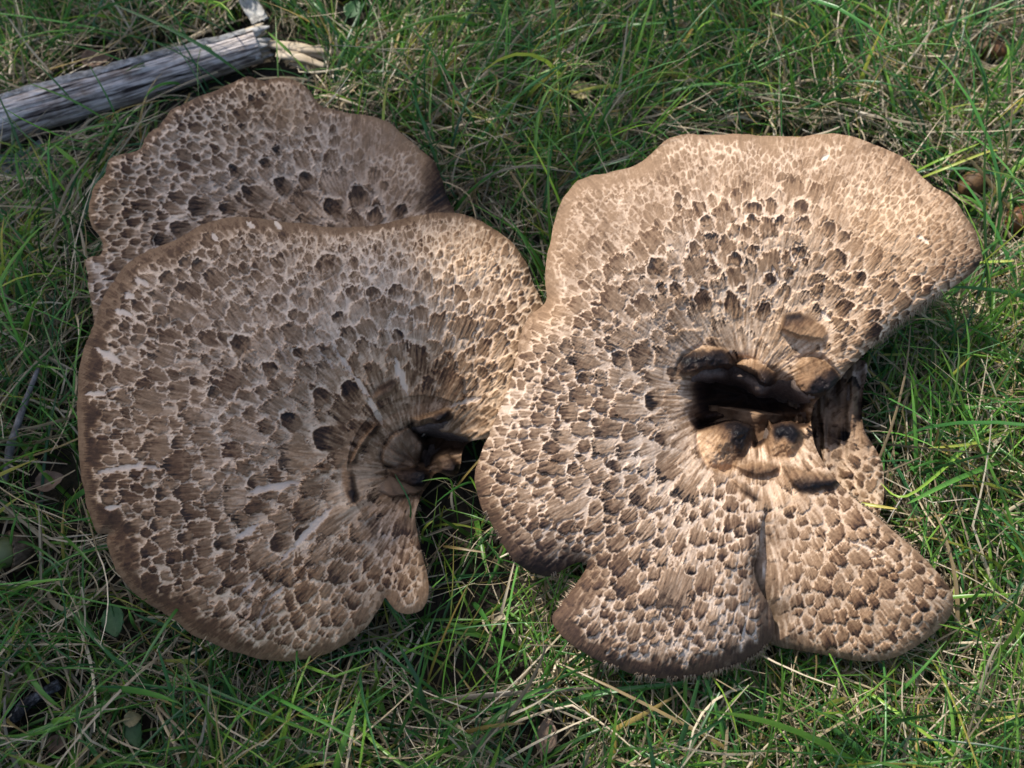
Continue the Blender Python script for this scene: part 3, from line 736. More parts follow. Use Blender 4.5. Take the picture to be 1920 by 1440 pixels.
# ---- right mushroom
OUT_C = [(1090,335),(1135,325),(1175,315),(1206,300),(1231,280),(1252,262),(1282,252),(1335,252),(1385,252),(1435,255),(1485,256),(1535,252),(1575,251),(1612,260),(1660,278),(1698,296),(1711,310),(1730,332),(1752,350),(1782,368),(1807,400),(1830,436),(1840,478),(1829,506),(1800,530),(1760,555),(1710,590),(1675,615),(1630,655),(1590,692),(1574,712),
         (1548,738),(1528,757),(1520,790),(1527,832),(1545,868),(1574,906),(1602,935),(1640,965),(1680,1000),(1722,1036),(1760,1075),(1781,1105),(1788,1135),(1776,1165),(1746,1191),(1711,1216),(1680,1232),(1640,1240),(1590,1236),(1540,1226),(1490,1218),(1456,1208),
         (1456,1180),(1455,1155),(1443,1125),(1428,1098),(1419,1064),(1428,1030),(1429,1000),(1436,968),(1438,962),(1432,968),(1425,1000),(1424,1030),(1414,1065),(1423,1100),(1438,1127),(1450,1156),(1451,1190),(1430,1221),(1390,1245),(1340,1262),(1282,1272),(1230,1272),(1180,1262),(1130,1242),(1080,1215),(1046,1185),(1035,1157),(1050,1134),(1072,1105),(1094,1074),(1100,1056),(1080,1055),(1060,1066),(1034,1080),(1005,1077),(980,1065),(958,1045),(932,1002),(914,970),(900,945),(892,912),(890,885),(897,862),(910,830),(926,794),(944,752),(956,718),(962,688),(970,660),(975,632),(986,604),(1002,585),(1017,573),(1025,558),(1022,528),(1025,490),(1032,450),(1040,412),(1050,384),(1066,355)]
ZC = [(1400,285,18,1.2,.44,.05,.35,.2,.65,.2),(1250,300,20,1.3,.48,.05,.6,.25,.6,.2),(1560,290,18,1.2,.42,.1,.45,.3,.75,.3),(1130,380,20,1.4,.46,.05,.6,.3,.6,.2),(1060,480,16,1.3,.46,.1,.4,.3,.7,.2),
      (1230,400,18,1.6,.42,.15,.7,.35,.6,.3),(1400,340,18,1.3,.40,.1,.8,.3,.7,.3),(1700,360,15,1.4,.44,.2,.4,.45,.85,.3),(1640,420,20,1.8,.34,.12,.35,.4,.95,.4),(1760,440,14,1.5,.48,.2,.3,.5,.9,.3),
      (1800,490,12,1.6,.56,.3,.2,.5,.8,.3),(1690,500,22,1.8,.36,.15,.2,.5,1,.5),(1430,410,21,5.5,.42,.55,.4,.7,.6,.5),(1300,450,20,4,.44,.6,.4,.6,.5,.5),(1560,440,22,5,.42,.65,.4,.7,.75,.5),(1150,520,19,2.4,.44,.4,.3,.6,.4,.4),
      (1400,490,24,7,.42,.7,.2,.9,.7,.75),(1280,560,26,5.5,.46,.5,.1,.9,.5,.65),(1580,560,26,7,.46,.6,.1,.8,.85,.7),(1660,590,24,4,.5,.4,.1,.7,.9,.6),(1100,600,23,3,.46,.35,.15,.9,.35,.4),
      (1000,640,17,2.6,.44,.2,.1,.8,.5,.3),(1060,720,22,3.0,.46,.3,.1,1.0,.3,.4),(980,800,20,3.0,.46,.2,.1,.9,.3,.4),(1150,720,24,4.5,.50,.5,.1,1.0,.3,.6),(1230,700,28,8,.46,.5,0,.8,.4,.9),(1130,830,24,5,.50,.5,.1,1.0,.2,.55),
      (1220,850,26,9,.46,.6,0,.9,.2,.85),(1000,900,21,2.6,.52,.25,.1,.9,.4,.4),(1120,930,22,4.5,.54,.6,.1,.9,.25,.5),(1240,950,21,6,.54,.75,.1,.9,.3,.6),(1340,960,20,6,.52,.75,0,.8,.4,.7),(950,980,22,2,.62,.2,.1,.6,.6,.3),
      (1080,1000,22,2.8,.60,.3,.1,.8,.4,.4),(1180,1040,26,3.2,.62,.35,.1,.9,.35,.5),(1310,1050,24,4.5,.58,.55,.05,.9,.4,.55),(1400,1010,17,3.5,.56,.5,0,.8,.4,.5),(1130,1120,26,3.4,.58,.25,.1,.8,.3,.7),(1270,1130,28,4.4,.52,.25,.1,1.0,.2,.8),
      (1400,1130,20,3.6,.52,.35,.1,.8,.3,.6),(1180,1190,22,5,.50,.35,.1,.9,.4,.8),(1330,1190,22,5,.50,.4,.1,1,.2,.8),(1350,600,36,14,.30,.5,0,.7,1,.95),(1480,610,40,14,.28,.4,0,.7,1,.95),(1300,880,32,14,.30,.4,0,.6,.6,.95),
      (1470,940,30,10,.36,.4,0,.5,.9,.9),(1540,970,24,5,.50,.35,.1,.6,.7,.7),(1640,1020,24,3.0,.54,.4,.1,.6,.8,.5),(1540,1060,30,2.6,.54,.15,.15,.5,.85,.45),(1650,1100,27,3,.54,.3,.1,.6,.9,.5),(1730,1110,24,3,.56,.4,.1,.6,.9,.5),
      (1600,1170,22,3,.52,.35,.1,.6,1,.5),(1500,1160,20,3.6,.58,.5,.1,.6,.6,.6),(1700,1190,20,3,.48,.3,.1,.6,1,.6)]
HC = [(1290,700,46),(1400,640,46),(1500,630,47),(1270,800,47),(1340,900,47),(1450,900,45),(1540,720,44),(1525,830,41),(1570,905,44),(1220,760,53),(1350,560,54),(1560,600,53),
      (1130,700,60),(1130,850,61),(1250,480,61),(1450,430,64),(1650,450,67),(1200,1000,57),(1330,1000,53),(1350,1150,52),(1150,1130,53),(1000,760,63),
      (1280,255,57),(1500,255,60),(1700,300,63),(1838,480,65),(1760,555,63),(1640,650,56),(1090,340,58),(1030,470,60),(1020,565,62),(975,640,62),(955,740,62),(900,860,61),(905,950,59),(985,1060,55),(1080,1060,53),(1042,1160,49),(1200,1268,45),(1400,1240,45),(1440,1100,47),
      (1520,1000,46),(1600,1060,47),(1700,1110,44),(1780,1130,40),(1600,1235,36),(1690,1010,46),(1480,1200,38),(1440,950,47)]
HOLE = [(1286,745),(1296,695),(1345,668),(1400,676),(1450,700),(1500,722),(1528,742),(1522,792),(1496,800),(1462,800),(1442,824),(1414,838),(1400,816),(1350,806),(1306,806)]
FOLD = [(1440,930),(1436,965),(1427,1000),(1426,1030),(1416,1065),(1426,1100),(1440,1127),(1453,1156),(1454,1190),(1440,1225)]
def extra_C(X, Y, pig, char, wm, base, h, fib, fibL):
    st = X[0, 1] - X[0, 0]
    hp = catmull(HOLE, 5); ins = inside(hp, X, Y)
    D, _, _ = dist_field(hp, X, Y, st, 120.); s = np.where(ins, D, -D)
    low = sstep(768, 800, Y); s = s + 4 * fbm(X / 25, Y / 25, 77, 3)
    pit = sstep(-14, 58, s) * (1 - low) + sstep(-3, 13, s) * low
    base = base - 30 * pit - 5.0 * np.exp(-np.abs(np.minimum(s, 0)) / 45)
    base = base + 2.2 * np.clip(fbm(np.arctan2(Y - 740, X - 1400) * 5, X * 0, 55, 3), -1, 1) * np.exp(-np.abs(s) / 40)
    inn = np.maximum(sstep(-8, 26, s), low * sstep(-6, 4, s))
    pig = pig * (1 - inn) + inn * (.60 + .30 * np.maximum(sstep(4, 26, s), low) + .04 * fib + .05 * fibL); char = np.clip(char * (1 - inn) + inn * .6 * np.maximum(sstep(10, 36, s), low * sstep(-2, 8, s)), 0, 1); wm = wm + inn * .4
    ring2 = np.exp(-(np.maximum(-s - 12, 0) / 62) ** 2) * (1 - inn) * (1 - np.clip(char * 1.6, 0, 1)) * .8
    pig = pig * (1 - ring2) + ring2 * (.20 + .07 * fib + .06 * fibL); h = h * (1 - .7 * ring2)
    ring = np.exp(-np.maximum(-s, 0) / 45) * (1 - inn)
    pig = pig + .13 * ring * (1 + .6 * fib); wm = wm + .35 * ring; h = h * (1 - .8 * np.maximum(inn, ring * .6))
    # overlap of the two lower lobes
    fp = catmull(FOLD, 6, False)
    Df, _, _ = dist_field(fp, X, Y, st, 110.)
    fx = np.interp(Y, fp[:, 1], fp[:, 0]); ramp_ = sstep(935, 1040, Y)
    base = base + np.where(X < fx, 3.5 * np.exp(-Df / 50) - 3.0 * np.exp(-Df / 9), -6.5 * np.exp(-Df / 60)) * ramp_
    right = (X >= fx) * ramp_ * np.exp(-(Df / 42) ** 2)
    h = h * (1 - .8 * right); pig = pig * (1 - right) + right * (.42 + .08 * fib + .1 * fibL)
    # fluted ridge along the rim of the smaller lobe
    return pig, char, wm, base, h

def shift_C(X, Y, PX, PY):
    fp = catmull(FOLD, 6, False); fx = np.interp(Y, fp[:, 1], fp[:, 0])
    k = (X >= fx - .5) * sstep(955, 985, Y) * (1 - sstep(1205, 1225, Y)) * np.exp(-np.maximum(X - fx, 0) / 14) * (X < 1540)
    return PX - 16 * k, PY
BOSS_C = [([(1268,702),(1274,672),(1295,654),(1325,647),(1355,654),(1372,672),(1374,688),(1352,694),(1320,698),(1288,704)], (6.5, 41), (.1, 1), [(0, .2, 0, 1), (.14, .3, 0, 1), (.28, .75, .75, .6), (.5, .95, 1, .3), (.75, .8, .75, .6), (1, .72, .45, .8)]),
    ([(1380,682),(1400,674),(1428,680),(1450,698),(1452,718),(1436,730),(1420,722),(1410,704),(1394,696)], (6, 38), (.15, 1), [(0, .32, 0, 1), (.3, .55, .1, 1), (.5, .72, .55, .7), (.75, .9, 1, .3), (1, .9, 1, .3)]),
    ([(1492,692),(1504,669),(1535,664),(1560,681),(1575,704),(1573,728),(1545,744),(1508,747),(1490,727)], (7.5, 39), (.55, .8), [(0, .34, 0, 1), (.3, .58, .05, 1), (.5, .64, .15, 1), (.66, .85, .85, .5), (1, .9, 1, .3)]),
    ([(1304,822),(1314,804),(1342,795),(1380,788),(1408,797),(1412,820),(1394,856),(1362,890),(1334,882),(1312,855)], (13, 33), (.75, -.62), [(0, .16, 0, 1), (.25, .28, 0, 1), (.42, .46, 0, 1), (.54, .7, .25, .9), (.66, .85, .85, .5), (.8, .92, 1, .3), (1, .9, 1, .3)]),
    ([(1432,828),(1437,802),(1441,782),(1452,797),(1475,791),(1498,800),(1508,822),(1500,846),(1478,860),(1450,858),(1436,846)], (9.0, 34), (.2, .9), [(0, .45, .05, 1), (.4, .62, .0, 1), (.8, .5, 0, 1), (1, .34, 0, 1)]),
    ([(1448,812),(1452,796),(1470,791),(1494,799),(1502,818),(1484,832),(1470,824),(1458,829)], (3.0, 40), (.3, .9), [(0, .85, .85, .4), (.3, .9, 1, .2), (1, .85, .9, .3)]),
    ([(1468,870),(1500,878),(1540,884),(1577,900),(1562,913),(1525,924),(1495,920),(1476,900)], (3.2, 45), (.15, 1), [(0, .42, 0, .9), (.45, .55, .05, .9), (.7, .75, .6, .5), (.85, .9, 1, .3), (1, .9, 1, .3)]),
    ([(1376,872),(1402,866),(1440,866),(1462,874),(1455,890),(1425,896),(1395,892)], (3.0, 44), (.1, 1), [(0, .4, 0, 1), (.5, .6, .1, 1), (1, .78, .5, .7)]),
    ([(1372,900),(1390,905),(1412,920),(1426,938),(1412,938),(1390,925)], (1.6, 47), (.5, 1), [(0, .4, 0, 1), (.5, .65, .3, .7), (1, .85, .95, .3)]),
    ([(1470,592),(1500,588),(1535,602),(1550,622),(1545,640),(1510,636),(1465,622)], (1.6, 51), (-.1, -1), [(0, .40, 0, 1), (.6, .62, .05, .9), (.8, .75, .6, .4), (1, .9, 1, .2)])]
SPEC_C = dict(boss=BOSS_C, shift=shift_C, seed=303, pk=1.14, cwk=.95, wk=-.18, ck_=1.5, flesh=.05,
    plain=[(1400,285,360,62,.62),(1140,370,120,90,.55),(1660,390,150,90,.55),(1050,490,45,120,.5),(1770,440,60,60,.3)], name='cap', outline=OUT_C, center=(1410, 745), zones=ZC, height=HC, extra=extra_C,
    dark=[(1325,412,22,.9,.9),(1415,388,26,.7,.7),(1505,385,28,.7,.6),(1462,412,17,.9,.85),(1508,415,22,.8,.7),(1555,425,26,.8,.8),(1585,440,18,1,.7),(1412,412,20,.8,.7),(1300,465,24,.8,.8),(1378,486,23,1,1),(1416,468,17,1.1,.9),(1500,470,24,.7,1),(1575,482,32,.7,.95),(1612,520,26,.9,.8),(1225,497,34,.6,.8),
          (1338,500,18,.9,.6),(1265,540,20,.9,.7),(1480,512,15,.9,.9),(1510,490,13,1,.7),(1445,520,18,1,.7),(1372,570,28,1.5,.6),(1432,580,24,1.3,.7),(1320,560,26,1.3,.6),(1585,575,24,1.1,.6),(1640,590,24,1,.5),(1718,528,24,.9,.6),(1640,620,30,.9,.5),
          (1222,752,33,.8,.95),(1240,820,26,.9,.6),(1158,672,22,.9,.8),(1092,712,20,1,.8),(1062,775,32,.8,.35),(1150,872,18,1,.95),(1088,858,13,1,.9),(1115,790,16,1,.6),(1235,1016,19,.9,1),(1338,1012,17,.9,.95),(1294,1070,16,.9,1),(1270,980,15,1,.9),(1110,925,15,1,.85),(1140,975,18,.9,.9),(1300,970,14,1.2,.8),(1265,700,30,1,.6),
          (1385,1000,15,1,.9),(1410,990,22,1,.6),(1350,930,16,1.3,.7),(1668,1012,14,1,.8),(1480,960,18,1,.7),(1240,540,14,1,.7),(1075,880,20,1,.4),(1268,385,16,.8,.7),(1270,370,10,1.5,.8),(1465,330,14,.8,.4),(1570,318,13,.9,.5),(1390,540,16,.9,.7)],
    rims=[(1400,250,240,4,30,.85,.5,.46),(1130,330,130,4,34,.9,.45,.48),(1040,450,110,4,26,.8,.42,.46),(1030,565,60,4,36,.8,.45,.5),(985,620,50,4,30,.8,.5,.55),(920,980,110,6,30,.9,.72,.84),(1000,1070,80,6,50,.9,.9,.95),(1080,1200,110,12,50,.97,.74,.90),(1250,1270,160,10,46,.97,.76,.90),(1420,1220,80,8,40,.95,.8,.90),
          (1550,1230,120,4,26,.7,.5,.48),(1740,1190,110,4,22,.8,.45,.46),(1830,470,70,3,10,.7,.6,.6),(1440,1160,60,5,14,.9,.62,.66),(1700,1020,120,3,12,.7,.45,.5)],
    stains=[(1250,1265,180,50,0,0,-.6,1),(1060,1190,60,60,0,0,-.6,1),(1420,1200,60,60,0,0,-.6,1),(960,1040,80,60,0,0,-.5,1),(1700,420,110,70,-.04,0,.25,.9),(1620,640,60,30,.12,0,0,.8),(1010,1060,60,30,.2,.35,-.1,.6),(1410,1020,16,40,.2,.25,-.1,1),(1480,1010,30,40,-.05,0,0,.2),(1040,590,60,40,0,0,.3,.7)],
    splits=[(1480,470,1492,498,4),(1540,585,1556,600,5),(1330,470,1352,500,4),(1720,445,1740,455,5),(1540,298,1555,292,4),(1590,1010,1650,1040,3),(1450,500,1462,530,4),(1630,1050,1660,1040,2)],
    roll=[(1000,1060,110,8,30),(1250,1270,200,8,28),(1430,1200,80,5,16),(1400,252,250,5,22),(1090,335,150,4,22),(900,900,150,6,26),(1020,560,90,6,26),(1835,480,120,5,22),(1650,640,150,5,20),(1780,1130,120,5,22),(1600,1235,150,4,18),(980,620,80,5,26)],
    spines=[(910,985,55),(1060,1120,48),(1260,1265,130),(1400,1245,60),(1690,1010,110),(1700,590,80),(1610,945,30)], tries=20000)

# ---- shrivelled old mushroom tucked behind the right one
OUT_D = [(1480,720),(1540,688),(1590,678),(1622,676),(1626,700),(1618,730),(1616,770),(1623,810),(1640,838),(1654,872),(1657,920),(1652,955),(1642,972),(1610,968),(1560,930),(1510,880),(1480,800)]
ZD = [(1640,890,16,3,.6,.1,.2,.5,.9,.3),(1640,940,15,2.6,.55,.1,.2,.4,1,.3),(1600,860,26,8,.7,.6,0,.7,.6,.5),(1600,780,26,9,.7,.7,0,.7,.5,.6),(1610,700,26,9,.6,.6,0,.5,.2,.6),(1540,800,40,10,.8,.7,0,.6,.4,.6)]
HD = [(1620,690,30),(1610,760,27),(1640,850,29),(1655,920,27),(1640,970,24),(1570,780,20),(1560,880,20),(1500,800,14),(1590,830,23),(1540,700,20)]
def extra_D(X, Y, pig, char, wm, base, h, fib, fibL):
    w = fbm(X / 30, Y / 60, 415, 3)
    base = base + (5 * w + 5 * fbm(X / 13, Y / 90, 416, 2)) * np.exp(-((Y - 770) / 95.) ** 2)
    g = np.exp(-((Y - 780) / 80.) ** 2)
    pig = pig * (1 - .6 * g) + g * .45; char = np.clip(char + .85 * g * sstep(-.35, .25, -w), 0, 1); wm = wm - .1  # shade of the upper part and fold hollows, painted into the colour
    return pig, char, wm, base, h
SPEC_D = dict(seed=404, name='cap', outline=OUT_D, center=(1520, 790), zones=ZD, height=HD, extra=extra_D, dark=[(1632,826,20,1.2,.95),(1600,720,22,1,.8),(1585,815,20,1,.9)], roll=[(1650,900,80,5,18)], spines=[(1600,955,30)], tries=3000, tries2=5000)

def mushroom(name, spec, footpx, label, nsc, stem_top, rt, rb):
    f = at(*footpx, 0.0)
    e = empty(name, f)
    tag(e, label, 'mushroom', 'scaly mushrooms in the grass')
    build_cap(spec, e, nsc)
    stem(e, at(*stem_top), rt, rb)
    return e
MUSH_B = mushroom('mushroom', SPEC_B, (560, 560), 'shaded scaly brown mushroom half hidden under the bigger cap beside the log', 200, (640, 480, .012), .017, .020)
MUSH_A = mushroom('mushroom', SPEC_A, (690, 960), 'broad fan shaped scaly mushroom with dark rim and pale splits, overlapping another cap', 300, (720, 860, .022), .018, .022)
MUSH_C = mushroom('mushroom', SPEC_C, (1380, 830), 'sunlit tan scaly mushroom with a deep hollow centre and two lower lobes', 300, (1390, 760, .008), .018, .022)
MUSH_D = mushroom('mushroom', SPEC_D, (1550, 850), 'small shrivelled mushroom with shade painted into its dark folds, tucked beneath the sunlit cap', 40, (1555, 820, .012), .010, .012)

# ---- big warts and torn flaps round the centres
def wart(px, py, z, axis, L, prof, seed, tones, owner=None, **k):
    return lathe_lump('wart', at(px, py, z * .001), axis, L, prof, seed, tones, owner or MUSH_C, **k)
BLK = [(0, .35, 0, 1), (.35, .5, .1, .9), (.6, .8, .6, .6), (.8, .9, .95, .3), (1, .9, .97, .3)]
print('mushrooms', round(time.time() - T0, 1))

# ------------------------------------------------------------------ tubes, log, twigs
def tube(name, pts, radii, mat, owner=None, n=14, seed=1, rough=.08, seg=8, ends=True, ridges=0.0, flat=1.0):
    P = catmull(np.asarray(pts, float), seg, False); m = len(P)
    s = np.linspace(0, 1, m); R = np.interp(s, np.linspace(0, 1, len(radii)), radii)
    tan = np.gradient(P, axis=0); tan /= np.linalg.norm(tan, axis=1)[:, None] + 1e-12
    ref = np.array([0.1, .2, 1.0]); s1 = np.cross(tan, ref); s1 /= np.linalg.norm(s1, axis=1)[:, None] + 1e-9; s2 = np.cross(s1, tan)
    an = np.linspace(0, 2 * np.pi, n, endpoint=False)
    Ls = np.cumsum(np.concatenate([[0], np.linalg.norm(np.diff(P, axis=0), axis=1)]))
    Tg, Ag = np.meshgrid(Ls / np.mean(R), an, indexing='ij')
    k = 1 + rough * 2 * fbm(np.cos(Ag) * 1.6 + Tg * .35 + 9, np.sin(Ag) * 1.6 + 4, seed, 4)
    if ridges:
        k = k - ridges * np.clip(fbm(Ag / (2 * np.pi) * 34, Tg * .12 + seed, seed + 4, 3) - .12, 0, 1) * 1.6 + ridges * .35 * fbm(Ag * 14, Tg * .3, seed + 6, 2)
    V = P[:, None] + (R[:, None] * k * np.cos(Ag))[..., None] * s1[:, None] + (R[:, None] * k * np.sin(Ag) * flat)[..., None] * s2[:, None]
    i = np.arange(m * n).reshape(m, n); j = np.roll(i, -1, 1)
    Q = np.stack([i[:-1], i[1:], j[1:], j[:-1]], -1).reshape(-1, 4)
    Vf = V.reshape(-1, 3); Qt = np.concatenate([Q[:, [0, 1, 2]], Q[:, [0, 2, 3]]])
    if ends:
        Vf = np.concatenate([Vf, P[:1], P[-1:]]); a, b = m * n, m * n + 1
        Qt = np.concatenate([Qt, [(a, k_, (k_ + 1) % n) for k_ in range(n)], [(b, i[-1, (k_ + 1) % n], i[-1, k_]) for k_ in range(n)]])
    off = np.array(owner.location) if owner else 0
    return add(name, mesh_from(name, Vf - off, Qt), mat, owner)

def wood_material():
    m, nt, N, L, b = new_mat('weathered_wood')
    tc = N.new('ShaderNodeTexCoord')
    mp = N.new('ShaderNodeMapping'); mp.inputs['Rotation'].default_value = (0, 0, -WOOD_ANG)
    mp2 = N.new('ShaderNodeMapping'); mp2.inputs['Scale'].default_value = (.05, 1, 1)
    L.new(tc.outputs['Object'], mp.inputs[0]); L.new(mp.outputs[0], mp2.inputs[0])
    n1 = noise(N, L, 900, 4, .6, mp2.outputs[0]); n2 = noise(N, L, 90, 4, .6, tc.outputs['Object']); n3 = noise(N, L, 300, 3, .6, mp2.outputs[0])
    r = ramp(N, [(.32, (.06, .05, .047)), (.42, (.22, .195, .18)), (.52, (.52, .47, .43)), (.8, (.70, .65, .60))])
    L.new(n1.outputs[0], r.inputs[0])
    r2 = ramp(N, [(.32, (.62, .52, .45)), (.55, (1.15, 1.12, 1.12))]); L.new(n2.outputs[0], r2.inputs[0])
    c = mixc(N, L, 1.0, r.outputs[0], r2.outputs[0], 'MULTIPLY')
    r3 = ramp(N, [(.34, (.08, .07, .07)), (.42, (1, 1, 1))]); L.new(n3.outputs[0], r3.inputs[0])
    c = mixc(N, L, 1.0, c, r3.outputs[0], 'MULTIPLY')
    L.new(c, b.inputs['Base Color']); b.inputs['Roughness'].default_value = .8; b.inputs['Specular IOR Level'].default_value = .2
    bp = N.new('ShaderNodeBump'); bp.inputs['Strength'].default_value = .8; bp.inputs['Distance'].default_value = .0008
    L.new(n1.outputs[0], bp.inputs['Height']); L.new(bp.outputs[0], b.inputs['Normal'])
    return m

def build_log():
    global WOOD_ANG
    zc = .0120
    A = at(-420, 356, zc); B = at(484, 86, zc)
    WOOD_ANG = math.atan2(B[1] - A[1], B[0] - A[0])
    M_WOOD = wood_material()
    e = empty('log', (A + B) / 2 * [1, 1, 0])
    tag(e, 'weathered grey dead branch lying in the grass', 'log')
    d = (B - A) / np.linalg.norm(B - A)
    mid = (A + B) / 2 + np.array([0, .002, 0])
    tube('wood', [A, A * .5 + mid * .5, mid, mid * .5 + B * .5, B], [.0116, .0112, .0104, .0097, .0087], M_WOOD, e, n=110, seed=3, rough=.075, seg=46, ridges=.12)
    # strip of rough bark left along the top
    n = 150; s = np.linspace(.22, .985, n); m = 9
    up = np.array([0, 0, 1.0]); side = np.cross(d, up); side /= np.linalg.norm(side)
    V = []
    wid = .42 * (1 + .55 * fbm(s * 14, s * 0, 33, 4)); cen = 2.05 + .18 * fbm(s * 6, s * 0, 35, 3)
    c0 = A[None] + (B - A)[None] * s[:, None]
    R = np.interp(s, [0, .25, .5, .75, 1], [.0116, .0112, .0104, .0097, .0087])
    bump_ = np.array([0, .002, 0]) * (1 - (2 * s - 1) ** 2)[:, None]
    for k in range(m):
        t = k / (m - 1) * 2 - 1; an = cen + t * wid
        rr = R * (1.03 + .07 * (1 - t * t) + .10 * fbm(s * 60, s * 0 + t * 2, 36, 3) * (1 - .4 * t * t))
        V.append(c0 + bump_ + (rr * np.cos(an))[:, None] * side + (rr * np.sin(an))[:, None] * up)
    V = np.array(V); i = np.arange(m * n).reshape(m, n)
    Q = np.stack([i[:-1, :-1], i[:-1, 1:], i[1:, 1:], i[1:, :-1]], -1).reshape(-1, 4)
    add('bark_strip', mesh_from('bark_strip', V.reshape(-1, 3) - np.array(e.location), Q), M_GREYBARK, e)
    # splintered pale end
    rs = np.random.default_rng(5)
    for k in range(26):
        a = rs.uniform(0, 6.28); r_ = .0078 * math.sqrt(rs.random())
        p = B - d * .004 + side * r_ * math.cos(a) + up * r_ * math.sin(a)
        q = p + d * rs.uniform(.004, .013) + rs.normal(0, .0012, 3)
        tube('splinter', [p, (p + q) / 2, q], [.0026, .0022, .0006], M_WHITEBARK if k % 3 else M_WOODPALE, e, n=9, seed=k + 3, rough=.2, seg=3, flat=.6)
    # piece of pale bark hanging at the lower side
    P = at(46, 306, .010)
    sheet('bark_flake', P, (.022, .011), WOOD_ANG + .15, .6, M_GREYBARK, e, 71, curl=.8, ragged=.9, n=40)
    return e

def sheet(name, P, size, ang, tilt, mat, owner, seed, curl=.3, thick=.0008, ragged=.25, n=22):
    """a small irregular curved sheet with thickness"""
    u = np.linspace(-1, 1, n); U, Vv = np.meshgrid(u, u)
    # squircle outline, torn
    th = np.arctan2(Vv, U); rad = np.maximum(abs(U), abs(Vv)); k = 1 - .12 * (np.abs(np.sin(2 * th))) + ragged * fbm(np.cos(th) * 2 + 5, np.sin(th) * 2 + seed, seed, 4) * rad
    x = U * k * size[0] / 2; y = Vv * k * size[1] / 2
    z = curl * size[1] * (Vv ** 2) * .5 + .0012 * fbm(U * 3, Vv * 3 + seed, seed + 2, 4)
    ca, sa = math.cos(ang), math.sin(ang); ct, s_t = math.cos(tilt), math.sin(tilt)
    y2 = y * ct - z * s_t; z2 = y * s_t + z * ct
    top = np.stack([P[0] + x * ca - y2 * sa, P[1] + x * sa + y2 * ca, P[2] + z2], -1)
    bot = top - [0, 0, thick]
    V = np.concatenate([top.reshape(-1, 3), bot.reshape(-1, 3)]); i = np.arange(n * n).reshape(n, n); o = n * n
    Q = np.stack([i[:-1, :-1], i[:-1, 1:], i[1:, 1:], i[1:, :-1]], -1).reshape(-1, 4)
    E = np.concatenate([i[0, :], i[1:, -1], i[-1, -2::-1], i[-2:0:-1, 0]]); En = np.roll(E, -1)
    Qs = np.concatenate([Q, Q[:, ::-1] + o, np.stack([E, E + o, En + o, En], -1)])
    off = np.array(owner.location) if owner else 0
    return add(name, mesh_from(name, V - off, Qs), mat, owner)
M_GREYBARK = simple('lichen_bark', [(.3, (.06, .055, .05)), (.5, (.24, .235, .23)), (.8, (.52, .52, .52))], 260, bump=.9, dist=.001)
WOOD_ANG = 0
build_log()
tag(sheet('bark_chip', at(476, 20, .014), (.010, .019), .5, .3, M_WHITEBARK, None, 81, curl=.4), 'white chip of bark beyond the broken log end', 'bark chip')
e = empty('wood_splinter', at(575, 118, .0)); tag(e, 'pale splintered piece of broken wood beside the log end', 'wood splinter')
for k, (a, b, r_) in enumerate([((505, 82, 11), (632, 112, 9), .0042), ((520, 100, 14), (610, 125, 12), .0036), ((560, 95, 13), (640, 100, 11), .003), ((545, 118, 8), (600, 138, 8), .003)]):
    p = at(a[0], a[1], a[2] * .001); q = at(b[0], b[1], b[2] * .001)
    tube('splinter', [p, (p + q) / 2 + [0, .0005, .001], q], [r_ * .7, r_, r_ * .45], M_WOODPALE, e, n=12, seed=20 + k, rough=.2, seg=8, ridges=.15, flat=.5)
tag(tube('twig', [at(12, 1365, .006), at(45, 1325, .010), at(80, 1300, .010), at(112, 1282, .009)], [.0012, .0022, .0020, .0016], M_DARKTWIG, None, n=22, seed=31, rough=.30, seg=12), 'short charred black twig lying in the shaded grass', 'twig', 'twigs on the lawn')
tag(tube('twig', [at(8, 905, .012), at(22, 830, .018), at(45, 760, .020), at(72, 690, .022)], [.0014, .0016, .0013, .0008], M_GREYTWIG, None, n=10, seed=32, rough=.18, seg=10), 'thin grey twig standing in grass left of the fan shaped cap', 'twig', 'twigs on the lawn')

# ------------------------------------------------------------------ acorns, leaves, crumbs
def acorn(px, py, z, axis, size, nut_mat, label, cup=True):
    P = at(px, py, z); ax = np.array(axis, float); ax /= np.linalg.norm(ax)
    e = empty('acorn', (P[0], P[1], 0)); tag(e, label, 'acorn', 'acorns in the grass')
    s1 = np.cross(ax, [0, .2, 1]); s1 /= np.linalg.norm(s1); s2 = np.cross(ax, s1)
    def rev(name, prof, mat, nz=0., n=28):
        prof = np.array(prof); t = prof[:, 0]; r = prof[:, 1]
        an = np.linspace(0, 2 * np.pi, n, endpoint=False); T_, A_ = np.meshgrid(np.arange(len(t)), an, indexing='ij')
        k = 1 + nz * ((T_ + np.rint(A_ / (2 * np.pi) * n)) % 2 - .5) + nz * .8 * fbm(A_ * 3, T_ * 1., 9, 2)
        V = P + size * (t[T_][..., None] * ax + (r[T_] * k * np.cos(A_))[..., None] * s1 + (r[T_] * k * np.sin(A_))[..., None] * s2)
        i = np.arange(V.shape[0] * n).reshape(-1, n); j = np.roll(i, -1, 1)
        Q = np.stack([i[:-1], j[:-1], j[1:], i[1:]], -1).reshape(-1, 4)
        return add(name, mesh_from(name, V.reshape(-1, 3) - np.array(e.location), Q), mat, e)
    nut = rev('nut', [(-.55, .02), (-.5, .2), (-.3, .38), (0, .46), (.3, .44), (.55, .34), (.72, .2), (.80, .09), (.84, .05), (.90, .03), (.92, .001)], nut_mat)
    if cup:
        rev('cup', [(-.78, .001), (-.76, .08), (-.68, .3), (-.5, .46), (-.3, .54), (-.12, .57), (-.05, .555), (-.06, .50), (-.2, .46)], M_CUP, .13, 44)
    return e
acorn(10, 1036, .013, (-.55, -.25, .55), .0135, M_NUTGREEN, 'green acorn in its scaly brown cup beside the shaded grass')
